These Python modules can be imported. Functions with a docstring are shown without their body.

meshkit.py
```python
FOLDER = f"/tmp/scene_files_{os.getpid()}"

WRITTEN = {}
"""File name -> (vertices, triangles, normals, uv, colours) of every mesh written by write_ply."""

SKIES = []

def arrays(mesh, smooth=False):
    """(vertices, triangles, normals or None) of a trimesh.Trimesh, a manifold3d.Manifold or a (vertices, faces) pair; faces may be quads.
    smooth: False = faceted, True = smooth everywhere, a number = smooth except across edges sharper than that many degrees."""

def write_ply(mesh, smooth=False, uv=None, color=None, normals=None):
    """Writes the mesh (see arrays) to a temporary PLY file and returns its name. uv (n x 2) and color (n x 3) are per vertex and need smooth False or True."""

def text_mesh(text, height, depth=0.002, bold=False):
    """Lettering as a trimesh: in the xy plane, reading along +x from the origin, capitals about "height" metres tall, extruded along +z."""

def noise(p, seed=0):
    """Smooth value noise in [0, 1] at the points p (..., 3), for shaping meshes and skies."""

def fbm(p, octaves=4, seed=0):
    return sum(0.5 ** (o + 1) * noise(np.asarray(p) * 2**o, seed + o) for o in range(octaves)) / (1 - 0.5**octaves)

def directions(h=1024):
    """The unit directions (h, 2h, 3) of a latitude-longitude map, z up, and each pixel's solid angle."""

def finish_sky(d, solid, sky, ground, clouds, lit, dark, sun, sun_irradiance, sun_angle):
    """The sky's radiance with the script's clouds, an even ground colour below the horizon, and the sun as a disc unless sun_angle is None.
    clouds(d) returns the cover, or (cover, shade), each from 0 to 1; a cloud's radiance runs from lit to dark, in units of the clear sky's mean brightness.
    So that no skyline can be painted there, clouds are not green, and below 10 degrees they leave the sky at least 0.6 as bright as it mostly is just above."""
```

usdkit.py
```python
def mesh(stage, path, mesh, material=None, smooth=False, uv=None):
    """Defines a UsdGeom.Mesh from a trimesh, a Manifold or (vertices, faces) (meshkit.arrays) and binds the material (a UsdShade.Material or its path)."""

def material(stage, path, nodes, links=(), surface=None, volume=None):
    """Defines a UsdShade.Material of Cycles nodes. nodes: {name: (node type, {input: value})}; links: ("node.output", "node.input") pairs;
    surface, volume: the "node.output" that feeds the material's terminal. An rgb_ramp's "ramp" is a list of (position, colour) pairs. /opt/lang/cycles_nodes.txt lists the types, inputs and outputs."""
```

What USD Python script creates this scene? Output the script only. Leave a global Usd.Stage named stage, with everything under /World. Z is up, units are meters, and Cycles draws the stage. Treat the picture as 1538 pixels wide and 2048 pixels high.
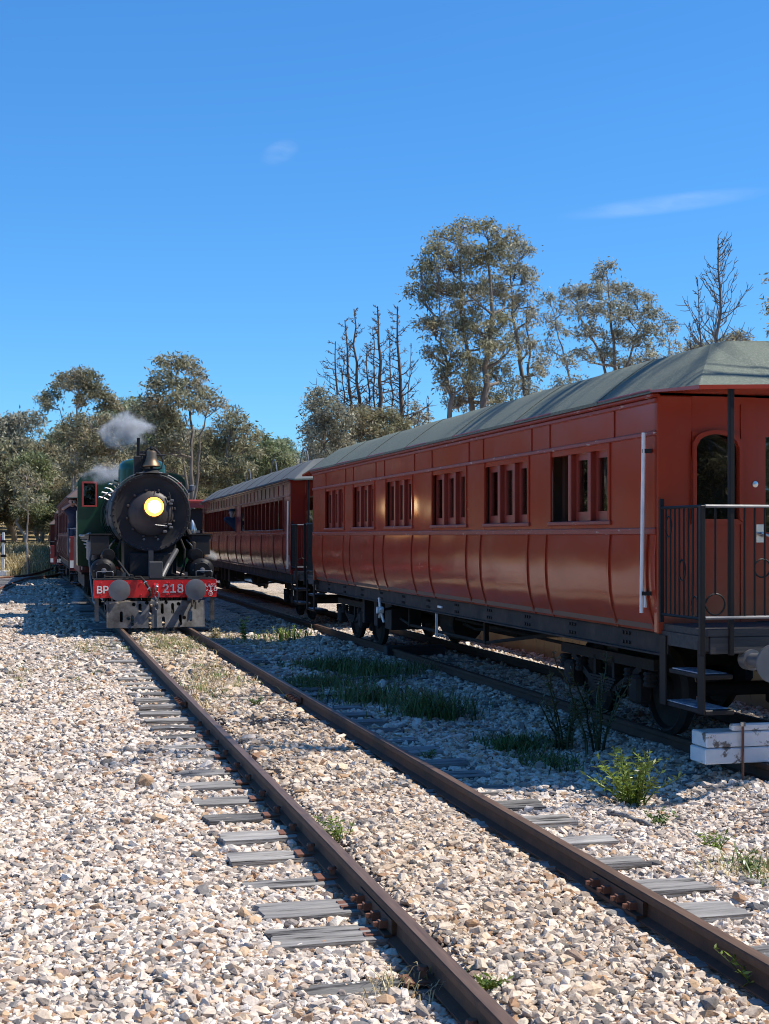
import math, random, numpy as np, trimesh, usdkit, meshkit
from pxr import Usd, UsdGeom, UsdLux, UsdShade, Gf, Sdf, Vt
random.seed(7); R = np.random.RandomState(7)
stage = Usd.Stage.CreateInMemory()
UsdGeom.SetStageUpAxis(stage, UsdGeom.Tokens.z); UsdGeom.SetStageMetersPerUnit(stage, 1.0)
WORLD = UsdGeom.Xform.Define(stage, '/World'); stage.SetDefaultPrim(WORLD.GetPrim())
UsdGeom.Scope.Define(stage, '/World/Looks')

# ---------------------------------------------------------------- camera, sky, sun, exposure
F, CX, HZ, H = 2750.0, 769.0, 1072.0, 1.65            # focal length and horizon in pixels of the 1538 x 2048 photograph, eye height over the rails
cam = UsdGeom.Camera.Define(stage, '/World/camera')
cam.CreateHorizontalApertureAttr(36.0); cam.CreateVerticalApertureAttr(36.0*2048/1538)
cam.CreateFocalLengthAttr(36.0*F/1538)
cam.CreateVerticalApertureOffsetAttr(36.0*(HZ-1024)/1538)
cam.CreateClippingRangeAttr(Gf.Vec2f(0.05, 5000))
cam.AddTranslateOp().Set(Gf.Vec3d(0, 0, H)); cam.AddRotateXOp().Set(90.0)
cam.CreateExposureAttr(0.6)
SUN_AZ, SUN_EL = math.radians(2.0), math.radians(56.5)  # azimuth measured from +x towards +y
SD = np.array([math.cos(SUN_EL)*math.cos(SUN_AZ), math.cos(SUN_EL)*math.sin(SUN_AZ), math.sin(SUN_EL)])
sun = UsdLux.DistantLight.Define(stage, '/World/sun')
sun.CreateNormalizeAttr(True); sun.CreateIntensityAttr(1.12); sun.CreateAngleAttr(0.5); sun.CreateColorAttr(Gf.Vec3f(1.0, 0.93, 0.83))
sun.AddRotateZOp().Set(math.degrees(math.atan2(SD[1], SD[0]))+90.0); sun.AddRotateXOp().Set(math.degrees(math.acos(SD[2])))
def pdir(x, y):
    d = np.array([(x-CX)/F, 1.0, (HZ-y)/F]); return d/np.linalg.norm(d)
def wisp(i, c, e1, e2, a, b):                          # a thin cloud: an elongated patch of the sky round the direction c, broken up by noise
    c, e1 = np.array(c), np.array(e1); e1 = e1-c*(e1@c); e1 /= np.linalg.norm(e1); e2 = np.cross(c, e1)
    n = {f'd{i}a': ('vector_math', {'math_type': 'dot_product', 'vector2': tuple(e1/a)}), f'd{i}b': ('vector_math', {'math_type': 'dot_product', 'vector2': tuple(e2/b)}),
         f'o{i}a': ('math', {'math_type': 'subtract', 'value2': 0.0}), f'o{i}b': ('math', {'math_type': 'subtract', 'value2': 0.0}),
         f's{i}a': ('math', {'math_type': 'multiply'}), f's{i}b': ('math', {'math_type': 'multiply'}), f's{i}': ('math', {'math_type': 'add'}),
         f'm{i}': ('map_range', {'range_type': 'smoothstep', 'from_min': 0.0, 'from_max': 1.0, 'to_min': 1.0, 'to_max': 0.0, 'clamp': True})}
    l = [('tc.generated', f'd{i}a.vector1'), ('tc.generated', f'd{i}b.vector1'), (f'd{i}a.value', f'o{i}a.value1'), (f'd{i}b.value', f'o{i}b.value1'),
         (f'o{i}a.value', f's{i}a.value1'), (f'o{i}a.value', f's{i}a.value2'), (f'o{i}b.value', f's{i}b.value1'), (f'o{i}b.value', f's{i}b.value2'),
         (f's{i}a.value', f's{i}.value1'), (f's{i}b.value', f's{i}.value2'), (f's{i}.value', f'm{i}.value')]
    return n, l
nodes = {'tc': ('geometry', {}), 'tcn': ('vector_math', {'math_type': 'normalize'}),
         'sky': ('sky_texture', {'sky_type': 'single_scattering', 'sun_disc': False, 'sun_elevation': SUN_EL, 'sun_rotation': math.atan2(SD[0], SD[1]), 'altitude': 900.0, 'air_density': 1.0, 'aerosol_density': 0.25, 'ozone_density': 3.0}),
         'map': ('mapping', {'scale': (6.0, 6.0, 22.0)}), 'nz': ('noise_texture', {'scale': 2.2, 'detail': 5.0, 'roughness': 0.6}),
         'rmp': ('map_range', {'from_min': 0.3, 'from_max': 0.75, 'to_min': 0.0, 'to_max': 1.0, 'clamp': True}),
         'gm': ('gamma', {'gamma': 0.7}), 'tint': ('mix_color', {'blend_type': 'multiply', 'fac': 1.0, 'b': (0.56, 1.10, 1.57), 'use_clamp': False, 'use_clamp_result': False}), 'add1': ('math', {'math_type': 'add'}), 'hs': ('hsv', {'saturation': 1.24, 'hue': 0.503, 'value': 1.0}), 'mul': ('math', {'math_type': 'multiply'}), 'amt': ('math', {'math_type': 'multiply', 'value2': 0.16}),
         'mix': ('mix_color', {'b': (6.0, 6.4, 7.0), 'use_clamp': False, 'use_clamp_result': False}), 'bg': ('background_shader', {'strength': 0.128})}
links = [('tc.position', 'tcn.vector1'), ('tcn.vector', 'map.vector'), ('map.vector', 'nz.vector'), ('nz.fac', 'rmp.value'), ('rmp.result', 'mul.value2'), ('add1.value', 'mul.value1'),
         ('mul.value', 'amt.value1'), ('amt.value', 'mix.fac'), ('sky.color', 'hs.color'), ('hs.color', 'gm.color'), ('gm.color', 'tint.a'), ('tint.result', 'mix.a'), ('mix.result', 'bg.color')]
for i, (p0, q0, b) in enumerate((((1330, 408), (1560, 380), 0.0075), ((560, 305), (600, 288), 0.009))):
    c = pdir(*p0); e = pdir(*q0)-c
    n_, l_ = wisp(i, c, e, None, np.linalg.norm(e)*1.05, b); nodes.update(n_)
    links += [(('tcn.vector' if a == 'tc.generated' else a), z) for a, z in l_]
    links.append((f'm{i}.result', f'add1.value{i+1}'))
SKY = usdkit.material(stage, '/World/Looks/sky_look', nodes, links, surface='bg.background')
dome = UsdLux.DomeLight.Define(stage, '/World/sky'); UsdShade.MaterialBindingAPI.Apply(dome.GetPrim()).Bind(SKY)
dome.GetPrim().SetCustomDataByKey('kind', 'structure'); dome.GetPrim().SetCustomDataByKey('label', 'deep blue clear sky with two thin wisps of cloud')

# ---------------------------------------------------------------- places: the tracks run along A, away from the eye; P points to their right
TH = math.radians(14.44); SN, CS = math.sin(TH), math.cos(TH)
def W(s, t, z=0.0): return np.array([t*CS-s*SN, t*SN+s*CS, z])
def P(x, y, D): return np.array([(x-CX)/F*D, D, H+(HZ-y)/F*D])
def st(x, y): return (-x*SN+y*CS, x*CS+y*SN)
def on_side(x, t):                                      # distance along the track at which a plane t = const shows at column x
    dx = (x-CX)/F; return t/(dx*CS+SN)*(CS-SN*dx)
T1, T2 = 2.173, 5.77                                    # centre lines of the two tracks
G = 1.137

# ---------------------------------------------------------------- helpers
counts = {}
def numbered(parent, name):
    k = (parent, name); n = counts.get(k, 0); counts[k] = n+1
    return f'{parent}/{name}' if n == 0 else f'{parent}/{name}_{n:03d}'
def tag(p, label=None, cat=None, group=None, kind=None):
    for k, v in (('label', label), ('category', cat), ('group', group), ('kind', kind)):
        if v: p.SetCustomDataByKey(k, v)
    return p
def thing(name, label, cat, loc=(0, 0, 0), rotz=0.0, group=None, kind=None):
    x = UsdGeom.Xform.Define(stage, numbered('/World', name)); x.AddTranslateOp().Set(Gf.Vec3d(*map(float, loc))); x.AddRotateZOp().Set(math.degrees(rotz))
    return tag(x.GetPrim(), label, cat, group, kind)
def dup(root, loc, rotz, label, group=None, scale=None):
    x = UsdGeom.Xform.Define(stage, numbered('/World', root.GetName().rstrip('0123456789').rstrip('_'))); x.AddTranslateOp().Set(Gf.Vec3d(*map(float, loc))); x.AddRotateZOp().Set(math.degrees(rotz))
    if scale is not None: x.AddScaleOp().Set(Gf.Vec3f(*map(float, np.broadcast_to(scale, 3))))
    r = x.GetPrim(); r.GetReferences().AddInternalReference(root.GetPath()); r.SetInstanceable(True)
    return tag(r, label, root.GetCustomDataByKey('category'), group)
CH = None
class MB:
    def __init__(s): s.v, s.f, s.n = [], [], 0
    def add(s, v, f):
        v = np.asarray(v, float); f = np.asarray(f, int)
        if f.ndim == 2 and f.shape[1] == 4: f = np.vstack([f[:, [0, 1, 2]], f[:, [0, 2, 3]]])
        s.v.append(v); s.f.append(f+s.n); s.n += len(v); return s
    def box(s, lo, hi, ch=0.0, M=None):
        global CH
        lo, hi = np.minimum(lo, hi).astype(float), np.maximum(lo, hi).astype(float); c, d = (lo+hi)/2, (hi-lo)/2
        if ch <= 0:
            v = np.array([[x, y, z] for x in (-1, 1) for y in (-1, 1) for z in (-1, 1)], float)*d
            f = np.array([[0, 1, 3, 2], [4, 6, 7, 5], [0, 4, 5, 1], [2, 3, 7, 6], [0, 2, 6, 4], [1, 5, 7, 3]])
        else:
            ch = min(ch, d.min()*.9)
            sg = np.array([[x, y, z] for x in (-1, 1) for y in (-1, 1) for z in (-1, 1)], float)
            mk = lambda d_, c_: np.concatenate([sg*(d_-np.array(k)*c_) for k in ((0, 1, 1), (1, 0, 1), (1, 1, 0))])
            if CH is None:
                h = trimesh.convex.convex_hull(trimesh.Trimesh(mk(np.ones(3), .3), process=False).vertices)
                ref = mk(np.ones(3), .3); idx = [int(np.argmin(((ref-p)**2).sum(1))) for p in h.vertices]
                CH = np.array(idx)[h.faces]
            v, f = mk(d, ch), CH
        v = v+c
        if M is not None: v = v@M[:3, :3].T+M[:3, 3]
        return s.add(v, f)
    def bar(s, p, q, w, h, up=(0, 0, 1), ch=0.0):
        p, q = np.array(p, float), np.array(q, float); L = np.linalg.norm(q-p); z = (q-p)/L; x = np.cross(up, z)
        if np.linalg.norm(x) < 1e-6: x = np.cross((0, 1, 0), z)
        x /= np.linalg.norm(x); y = np.cross(z, x); M = np.eye(4); M[:3, 0], M[:3, 1], M[:3, 2], M[:3, 3] = x, y, z, p
        return s.box((-w/2, -h/2, 0), (w/2, h/2, L), ch, M)
    def tube(s, pts, r, n=8, caps=True):
        pts = np.asarray(pts, float); m = len(pts); r = np.broadcast_to(np.asarray(r, float), m)
        d = np.gradient(pts, axis=0); d /= np.maximum(np.linalg.norm(d, axis=1, keepdims=True), 1e-9)
        ref = np.array([0, 0, 1.0]) if abs(d[:, 2]).mean() < .8 else np.array([1.0, 0.13, 0])
        x = np.cross(ref, d); x /= np.maximum(np.linalg.norm(x, axis=1, keepdims=True), 1e-9); y = np.cross(d, x)
        a = np.arange(n)/n*2*np.pi
        v = (pts[:, None]+r[:, None, None]*(np.cos(a)[None, :, None]*x[:, None]+np.sin(a)[None, :, None]*y[:, None])).reshape(-1, 3)
        i, j = np.meshgrid(np.arange(m-1), np.arange(n), indexing='ij'); k = (j+1) % n
        f = np.stack([i*n+j, i*n+k, (i+1)*n+k, (i+1)*n+j], -1).reshape(-1, 4); f = np.vstack([f[:, [0, 1, 2]], f[:, [0, 2, 3]]])
        if caps:
            v = np.vstack([v, pts[0], pts[-1]]); q = np.arange(n); w = (q+1) % n; b = m*n
            f = np.vstack([f, np.stack([np.full(n, b), w, q], 1), np.stack([np.full(n, b+1), (m-1)*n+q, (m-1)*n+w], 1)])
        return s.add(v, f)
    def lathe(s, prof, o, d, n=32):                      # prof: (radius, distance along d) pairs
        o, d = np.array(o, float), np.array(d, float); d /= np.linalg.norm(d)
        ref = np.array([0, 0, 1.0]) if abs(d[2]) < .9 else np.array([1.0, 0, 0]); x = np.cross(ref, d); x /= np.linalg.norm(x); y = np.cross(d, x)
        prof = np.array(prof, float); a = np.arange(n)/n*2*np.pi; m = len(prof)
        v = (o+prof[:, 1][:, None, None]*d+prof[:, 0][:, None, None]*(np.cos(a)[None, :, None]*x+np.sin(a)[None, :, None]*y)).reshape(-1, 3)
        i, j = np.meshgrid(np.arange(m-1), np.arange(n), indexing='ij'); k = (j+1) % n
        return s.add(v, np.stack([i*n+j, i*n+k, (i+1)*n+k, (i+1)*n+j], -1).reshape(-1, 4))
    def strip(s, outer, inner, v0, v1):                  # a solid band: outline pairs (u, z) swept along the second axis from v0 to v1
        o, i = np.array(outer, float), np.array(inner, float); n = len(o)
        ring = np.vstack([o, i[::-1]]); m = len(ring)
        v = np.vstack([np.column_stack([ring[:, 0], np.full(m, v), ring[:, 1]]) for v in (v0, v1)])
        q = np.arange(m); w = (q+1) % m; f = [np.stack([q, w, m+w, m+q], 1)]
        k = np.arange(n-1); f += [np.stack([k, m-1-k, m-2-k, k+1], 1), np.stack([m+k, m+k+1, 2*m-2-k, 2*m-1-k], 1)]
        return s.add(v, np.vstack(f))
    def prism(s, poly, o, ex, ey, depth):                # a shapely polygon in the plane (ex, ey) at o, thickened along ex x ey
        t = trimesh.creation.extrude_polygon(poly, depth, engine='earcut'); ex, ey = np.array(ex, float), np.array(ey, float); ez = np.cross(ex, ey)
        return s.add(np.array(o, float)+t.vertices[:, :1]*ex+t.vertices[:, 1:2]*ey+t.vertices[:, 2:]*ez, t.faces)
    def mesh(s): return np.vstack(s.v), np.vstack(s.f)
    def build(s, name, mat, parent=None, smooth=False, label=None, cat=None, group=None, kind=None):
        v, f = s.mesh(); path = numbered(str(parent.GetPath()) if parent else '/World', name)
        m = usdkit.mesh(stage, path, (v, f), mat, smooth=smooth); m.CreateDoubleSidedAttr(True)
        return tag(m.GetPrim(), label, cat, group, kind)
def leafy(prim, k):                                     # a random number for each leaf or blade of k corners, read by the leaf materials
    n = len(UsdGeom.Mesh(prim).GetPointsAttr().Get()); r = np.repeat(np.random.RandomState(n % 9973).uniform(size=n//k+1).astype(np.float32), k)[:n]
    UsdGeom.PrimvarsAPI(prim).CreatePrimvar('shade', Sdf.ValueTypeNames.FloatArray, 'vertex').Set(Vt.FloatArray.FromNumpy(r)); return prim
def jitter(v, amount, scale, seed=0):
    n = np.stack([meshkit.fbm(v*scale, 3, seed+k*17) for k in range(3)], -1)-.5
    return v+n*2*amount
LK = '/World/Looks/'
def mat(name, c, rough=0.5, c2=None, nscale=6.0, stretch=None, rot=0.0, bump=0.0, bscale=60.0, metal=0.0, spots=None, spot_scale=9.0, spot_at=(0.58, 0.66), rough2=None, extra=None, island=None, spec=0.5, detail=4.0, bdetail=5.0, dust=None):
    c2 = c2 or tuple(x*0.8 for x in c)
    n = {'g': ('geometry', {}), 'm0': ('mapping', {'rotation': (0, 0, rot)}), 'm1': ('mapping', {'scale': stretch or (1, 1, 1)}), 'nz': ('noise_texture', {'scale': nscale, 'detail': detail, 'roughness': 0.6}),
         'rp': ('rgb_ramp', {'ramp': [(0.3, c), (0.7, c2)]}), 'p': ('principled_bsdf', {'roughness': rough, 'metallic': metal, 'specular_ior_level': spec, **(extra or {})})}
    l = [('g.position', 'm0.vector'), ('m0.vector', 'm1.vector'), ('m1.vector', 'nz.vector'), ('nz.fac', 'rp.fac')]; out = 'rp.color'
    if island:
        n['ir'] = ('rgb_ramp', {'ramp': island}); n['im'] = ('mix_color', {'blend_type': 'multiply', 'fac': 1.0}); l += [('g.random_per_island', 'ir.fac'), (out, 'im.a'), ('ir.color', 'im.b')]; out = 'im.result'
    if spots:
        n['ns'] = ('noise_texture', {'scale': spot_scale, 'detail': 6.0, 'roughness': 0.65}); n['sr'] = ('map_range', {'from_min': spot_at[0], 'from_max': spot_at[1], 'clamp': True}); n['sm'] = ('mix_color', {'b': spots})
        l += [('m1.vector', 'ns.vector'), ('ns.fac', 'sr.value'), ('sr.result', 'sm.fac'), (out, 'sm.a')]; out = 'sm.result'
    if dust:
        n['dz'] = ('separate_xyz', {}); n['dm'] = ('map_range', {'from_min': 1.22, 'from_max': 0.86, 'clamp': True}); n['dn'] = ('noise_texture', {'scale': 3.0, 'detail': 6.0, 'roughness': 0.7}); n['dd'] = ('math', {'math_type': 'multiply'}); n['df'] = ('math', {'math_type': 'multiply', 'value2': 0.65, 'use_clamp': True}); n['dx'] = ('mix_color', {'b': dust})
        l += [('g.position', 'dz.vector'), ('dz.z', 'dm.value'), ('m1.vector', 'dn.vector'), ('dm.result', 'dd.value1'), ('dn.fac', 'dd.value2'), ('dd.value', 'df.value1'), ('df.value', 'dx.fac'), (out, 'dx.a')]; out = 'dx.result'
    l.append((out, 'p.base_color'))
    if rough2 is not None:
        n['rr'] = ('map_range', {'from_min': 0.3, 'from_max': 0.7, 'to_min': rough, 'to_max': rough2, 'clamp': True}); l += [('nz.fac', 'rr.value'), ('rr.result', 'p.roughness')]
    if bump:
        n['nb'] = ('noise_texture', {'scale': bscale, 'detail': bdetail, 'roughness': 0.5}); n['b'] = ('bump', {'distance': bump, 'strength': 1.0}); l += [('m1.vector', 'nb.vector'), ('nb.fac', 'b.height'), ('b.normal', 'p.normal')]
    return usdkit.material(stage, LK+name, n, l, surface='p.BSDF')
M = {}
RED = (0.20, 0.022, 0.012)
M['red'] = mat('carriage_red', (0.325, 0.040, 0.017), 0.11, (0.28, 0.034, 0.016), 1.4, dust=(0.30, 0.13, 0.075), spots=(0.36, 0.17, 0.12), spot_scale=4.0, spot_at=(0.70, 0.715), bump=0.02, bscale=0.9, rough2=0.2, bdetail=1.0, spec=0.4)
M['red2'] = mat('carriage_maroon', (0.19, 0.022, 0.016), 0.10, (0.155, 0.018, 0.013), 2.0, bump=0.012, bscale=1.0, rough2=0.22, bdetail=1.0)
M['red_peel'] = mat('peeling_red', (0.25, 0.034, 0.018), 0.35, (0.21, 0.028, 0.016), 3.0, spec=0.3, bump=0.002, bscale=30, spots=(0.38, 0.28, 0.24), spot_scale=4.0, spot_at=(0.62, 0.64), stretch=(2.2, 2.2, 6.0))
M['red_sash'] = mat('window_red', (0.26, 0.036, 0.022), 0.3, (0.21, 0.03, 0.018), 3.0)
M['old_maroon'] = mat('old_maroon', (0.10, 0.022, 0.017), 0.6, (0.07, 0.016, 0.014), 2.0, spec=0.25, bump=0.004, bscale=8, spots=(0.17, 0.10, 0.08), spot_scale=3.0, spot_at=(0.6, 0.75))
M['felt'] = mat('roof_felt', (0.115, 0.135, 0.105), 0.85, (0.092, 0.110, 0.088), 1.2, bump=0.003, bscale=160, spots=(0.23, 0.25, 0.20), spot_scale=90.0, spot_at=(0.5, 0.62), spec=0.3)
M['felt_old'] = mat('roof_canvas', (0.125, 0.132, 0.130), 0.85, (0.10, 0.107, 0.105), 1.2, bump=0.003, bscale=120, spec=0.3)
M['old_roof'] = mat('old_roof', (0.10, 0.06, 0.05), 0.8, (0.07, 0.05, 0.045), 2.0)
M['grey_iron'] = mat('grey_iron', (0.055, 0.055, 0.058), 0.5, (0.04, 0.04, 0.042), 4.0)
M['black'] = mat('black_iron', (0.008, 0.008, 0.009), 0.5, (0.012, 0.011, 0.011), 5.0, spec=0.2, bump=0.001, bscale=40)
M['frame'] = mat('underframe_black', (0.014, 0.014, 0.016), 0.5, (0.024, 0.022, 0.02), 4.0, spec=0.25, bump=0.002, bscale=25, rough2=0.75)
M['dirty'] = mat('grimy_iron', (0.013, 0.011, 0.010), 0.75, (0.024, 0.019, 0.015), 6.0, spec=0.3, bump=0.004, bscale=30)
M['smoke'] = mat('smokebox_black', (0.026, 0.025, 0.025), 0.5, (0.018, 0.017, 0.017), 3.0, bump=0.002, bscale=30, rough2=0.7, spec=0.3)
M['door'] = mat('smokebox_door', (0.050, 0.038, 0.034), 0.5, (0.036, 0.028, 0.026), 3.0, bump=0.002, bscale=30)
M['green'] = mat('engine_green', (0.010, 0.048, 0.022), 0.16, (0.008, 0.038, 0.018), 2.0, bump=0.003, bscale=2.0, rough2=0.25)
M['beam'] = mat('buffer_beam_red', (0.62, 0.018, 0.022), 0.25, (0.5, 0.016, 0.02), 3.0, bump=0.002, bscale=5)
M['steel'] = mat('buffer_steel', (0.16, 0.16, 0.165), 0.42, (0.12, 0.12, 0.125), 5.0, metal=0.3, bump=0.001, bscale=30)
M['bright'] = mat('bright_metal', (0.62, 0.61, 0.58), 0.25, (0.5, 0.49, 0.46), 5.0, metal=0.9)
M['pilot'] = mat('pilot_grey', (0.17, 0.165, 0.16), 0.6, (0.09, 0.087, 0.085), 5.0, bump=0.004, bscale=20, spots=(0.045, 0.038, 0.032), spot_scale=3.0, spot_at=(0.44, 0.66))
M['brass'] = mat('bell_brass', (0.30, 0.20, 0.12), 0.35, (0.20, 0.135, 0.085), 6.0, metal=0.9, rough2=0.5)
M['white'] = mat('white_paint', (0.74, 0.74, 0.72), 0.4, (0.62, 0.62, 0.6), 6.0)
M['white_beam'] = mat('worn_white_paint', (0.76, 0.76, 0.75), 0.6, (0.66, 0.66, 0.66), 5.0, bump=0.003, bscale=25, spots=(0.17, 0.14, 0.115), spot_scale=6.0, spot_at=(0.585, 0.63))
M['redtrim'] = mat('window_trim_red', (0.38, 0.05, 0.04), 0.35)
M['redtrim2'] = mat('balcony_red', (0.20, 0.03, 0.03), 0.4)
M['rust'] = mat('rail_rust', (0.085, 0.042, 0.022), 0.8, (0.046, 0.024, 0.014), 9.0, bump=0.002, bscale=70)
M['railtop'] = mat('rail_head', (0.20, 0.125, 0.08), 0.5, (0.10, 0.06, 0.04), 2.5, stretch=(20, 1.2, 1), rot=-TH, metal=0.3)
M['clip'] = mat('rusty_plate', (0.19, 0.075, 0.04), 0.8, (0.12, 0.05, 0.03), 25.0, bump=0.002, bscale=120)
M['sleeper'] = mat('weathered_timber', (0.31, 0.295, 0.275), 0.9, (0.115, 0.108, 0.10), 1.0, stretch=(2.0, 26, 40), rot=-TH, bump=0.03, bscale=1.3, spots=(0.025, 0.023, 0.022), spot_scale=1.0, spot_at=(0.56, 0.63))
M['sleeper_dark'] = mat('dark_weathered_timber', (0.20, 0.19, 0.175), 0.9, (0.07, 0.066, 0.062), 1.0, stretch=(2.6, 30, 44), rot=-TH, bump=0.035, bscale=1.2, spots=(0.02, 0.018, 0.017), spot_scale=1.2, spot_at=(0.52, 0.62))
M['sleeper_pale'] = mat('pale_weathered_timber', (0.42, 0.40, 0.37), 0.9, (0.17, 0.155, 0.14), 1.0, stretch=(1.5, 22, 36), rot=-TH, bump=0.03, bscale=1.5, spots=(0.04, 0.036, 0.032), spot_scale=0.9, spot_at=(0.54, 0.60))
M['oldwood'] = mat('platform_timber', (0.055, 0.052, 0.05), 0.8, (0.03, 0.029, 0.028), 1.0, stretch=(2, 30, 40), rot=-TH, bump=0.004, bscale=1.5)
M['concrete'] = mat('platform_wall', (0.42, 0.33, 0.20), 0.9, (0.30, 0.22, 0.13), 1.5, bump=0.006, bscale=14, spots=(0.10, 0.075, 0.05), spot_scale=2.5, spot_at=(0.6, 0.72))
M['yellow'] = mat('yellow_paint', (0.62, 0.33, 0.04), 0.35, (0.5, 0.26, 0.03), 4.0)
M['blue_step'] = mat('step_tread', (0.10, 0.16, 0.30), 0.3, (0.3, 0.34, 0.4), 20.0, spots=(0.5, 0.52, 0.55), spot_scale=14, spot_at=(0.5, 0.55))
M['dark'] = mat('dark_interior', (0.02, 0.014, 0.012), 0.7)
M['lining'] = mat('timber_lining', (0.09, 0.035, 0.02), 0.5)
M['bark'] = mat('pale_gum_bark', (0.42, 0.37, 0.31), 0.85, (0.16, 0.125, 0.10), 1.4, stretch=(2.5, 2.5, .5), bump=0.03, bscale=4)
M['bark_grey'] = mat('grey_bark', (0.20, 0.165, 0.135), 0.9, (0.09, 0.07, 0.056), 1.6, stretch=(2.5, 2.5, .5), bump=0.03, bscale=4)
M['dead'] = mat('dead_timber', (0.13, 0.09, 0.065), 0.9, (0.07, 0.045, 0.033), 1.6, stretch=(2.5, 2.5, .5), bump=0.02, bscale=4)
M['dead_grey'] = mat('dead_timber_grey', (0.14, 0.12, 0.105), 0.9, (0.07, 0.06, 0.05), 1.6, stretch=(2.5, 2.5, .5), bump=0.02, bscale=4)
def leafmat(name, a, b, c, trans=0.3, rough=0.36):
    n = {'g': ('geometry', {}), 'at': ('attribute', {'attribute': 'shade'}), 'nz': ('noise_texture', {'scale': 0.45, 'detail': 3.0}), 'rp': ('rgb_ramp', {'ramp': [(0.32, a), (0.5, b), (0.68, c)]}),
         'ir': ('rgb_ramp', {'ramp': [(0.0, (0.40, 0.37, 0.33)), (0.5, (0.95, 0.93, 0.88)), (0.8, (1.3, 1.3, 1.3)), (1.0, (1.75, 1.75, 1.72))]}), 'im': ('mix_color', {'blend_type': 'multiply', 'fac': 1.0, 'use_clamp': False}),
         'p': ('principled_bsdf', {'roughness': rough, 'specular_ior_level': 0.5}), 't': ('translucent_bsdf', {}), 'm': ('mix_closure', {'fac': trans})}
    l = [('g.position', 'nz.vector'), ('nz.fac', 'rp.fac'), ('rp.color', 'im.a'), ('at.fac', 'ir.fac'), ('ir.color', 'im.b'), ('im.result', 'p.base_color'), ('im.result', 't.color'), ('p.BSDF', 'm.closure1'), ('t.BSDF', 'm.closure2')]
    return usdkit.material(stage, LK+name, n, l, surface='m.closure')
M['leaf'] = leafmat('gum_leaves', (0.228, 0.226, 0.132), (0.265, 0.25, 0.15), (0.305, 0.255, 0.16), .42, .5)
M['leaf_grey'] = leafmat('grey_gum_leaves', (0.245, 0.247, 0.185), (0.285, 0.282, 0.21), (0.33, 0.30, 0.22), .42, .5)
M['leaf_green'] = leafmat('green_leaves', (0.185, 0.225, 0.11), (0.22, 0.25, 0.125), (0.26, 0.265, 0.145), .42, .5)
M['grass_green'] = leafmat('green_grass', (0.10, 0.16, 0.045), (0.13, 0.19, 0.055), (0.16, 0.20, 0.07), 0.35)
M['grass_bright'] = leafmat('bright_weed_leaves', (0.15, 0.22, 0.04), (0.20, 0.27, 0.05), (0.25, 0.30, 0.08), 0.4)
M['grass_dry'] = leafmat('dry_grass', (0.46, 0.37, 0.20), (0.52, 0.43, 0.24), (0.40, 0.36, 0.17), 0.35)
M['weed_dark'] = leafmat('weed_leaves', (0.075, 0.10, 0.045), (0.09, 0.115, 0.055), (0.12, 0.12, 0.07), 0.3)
def glass(name, tint=(1, 1, 1), ior=1.5):
    return usdkit.material(stage, LK+name, {'t': ('transparent_bsdf', {'color': tint}), 'gl': ('glossy_bsdf', {'roughness': 0.01, 'color': (1, 1, 1)}), 'fr': ('fresnel', {'IOR': ior}), 'm': ('mix_closure', {})},
                           [('fr.fac', 'm.fac'), ('t.BSDF', 'm.closure1'), ('gl.BSDF', 'm.closure2')], surface='m.closure')
M['cab_glass'] = glass('cab_glass', (0.30, 0.33, 0.34), 1.5)
M['glass'] = glass('window_glass', (0.75, 0.78, 0.75), 1.55)
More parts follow.
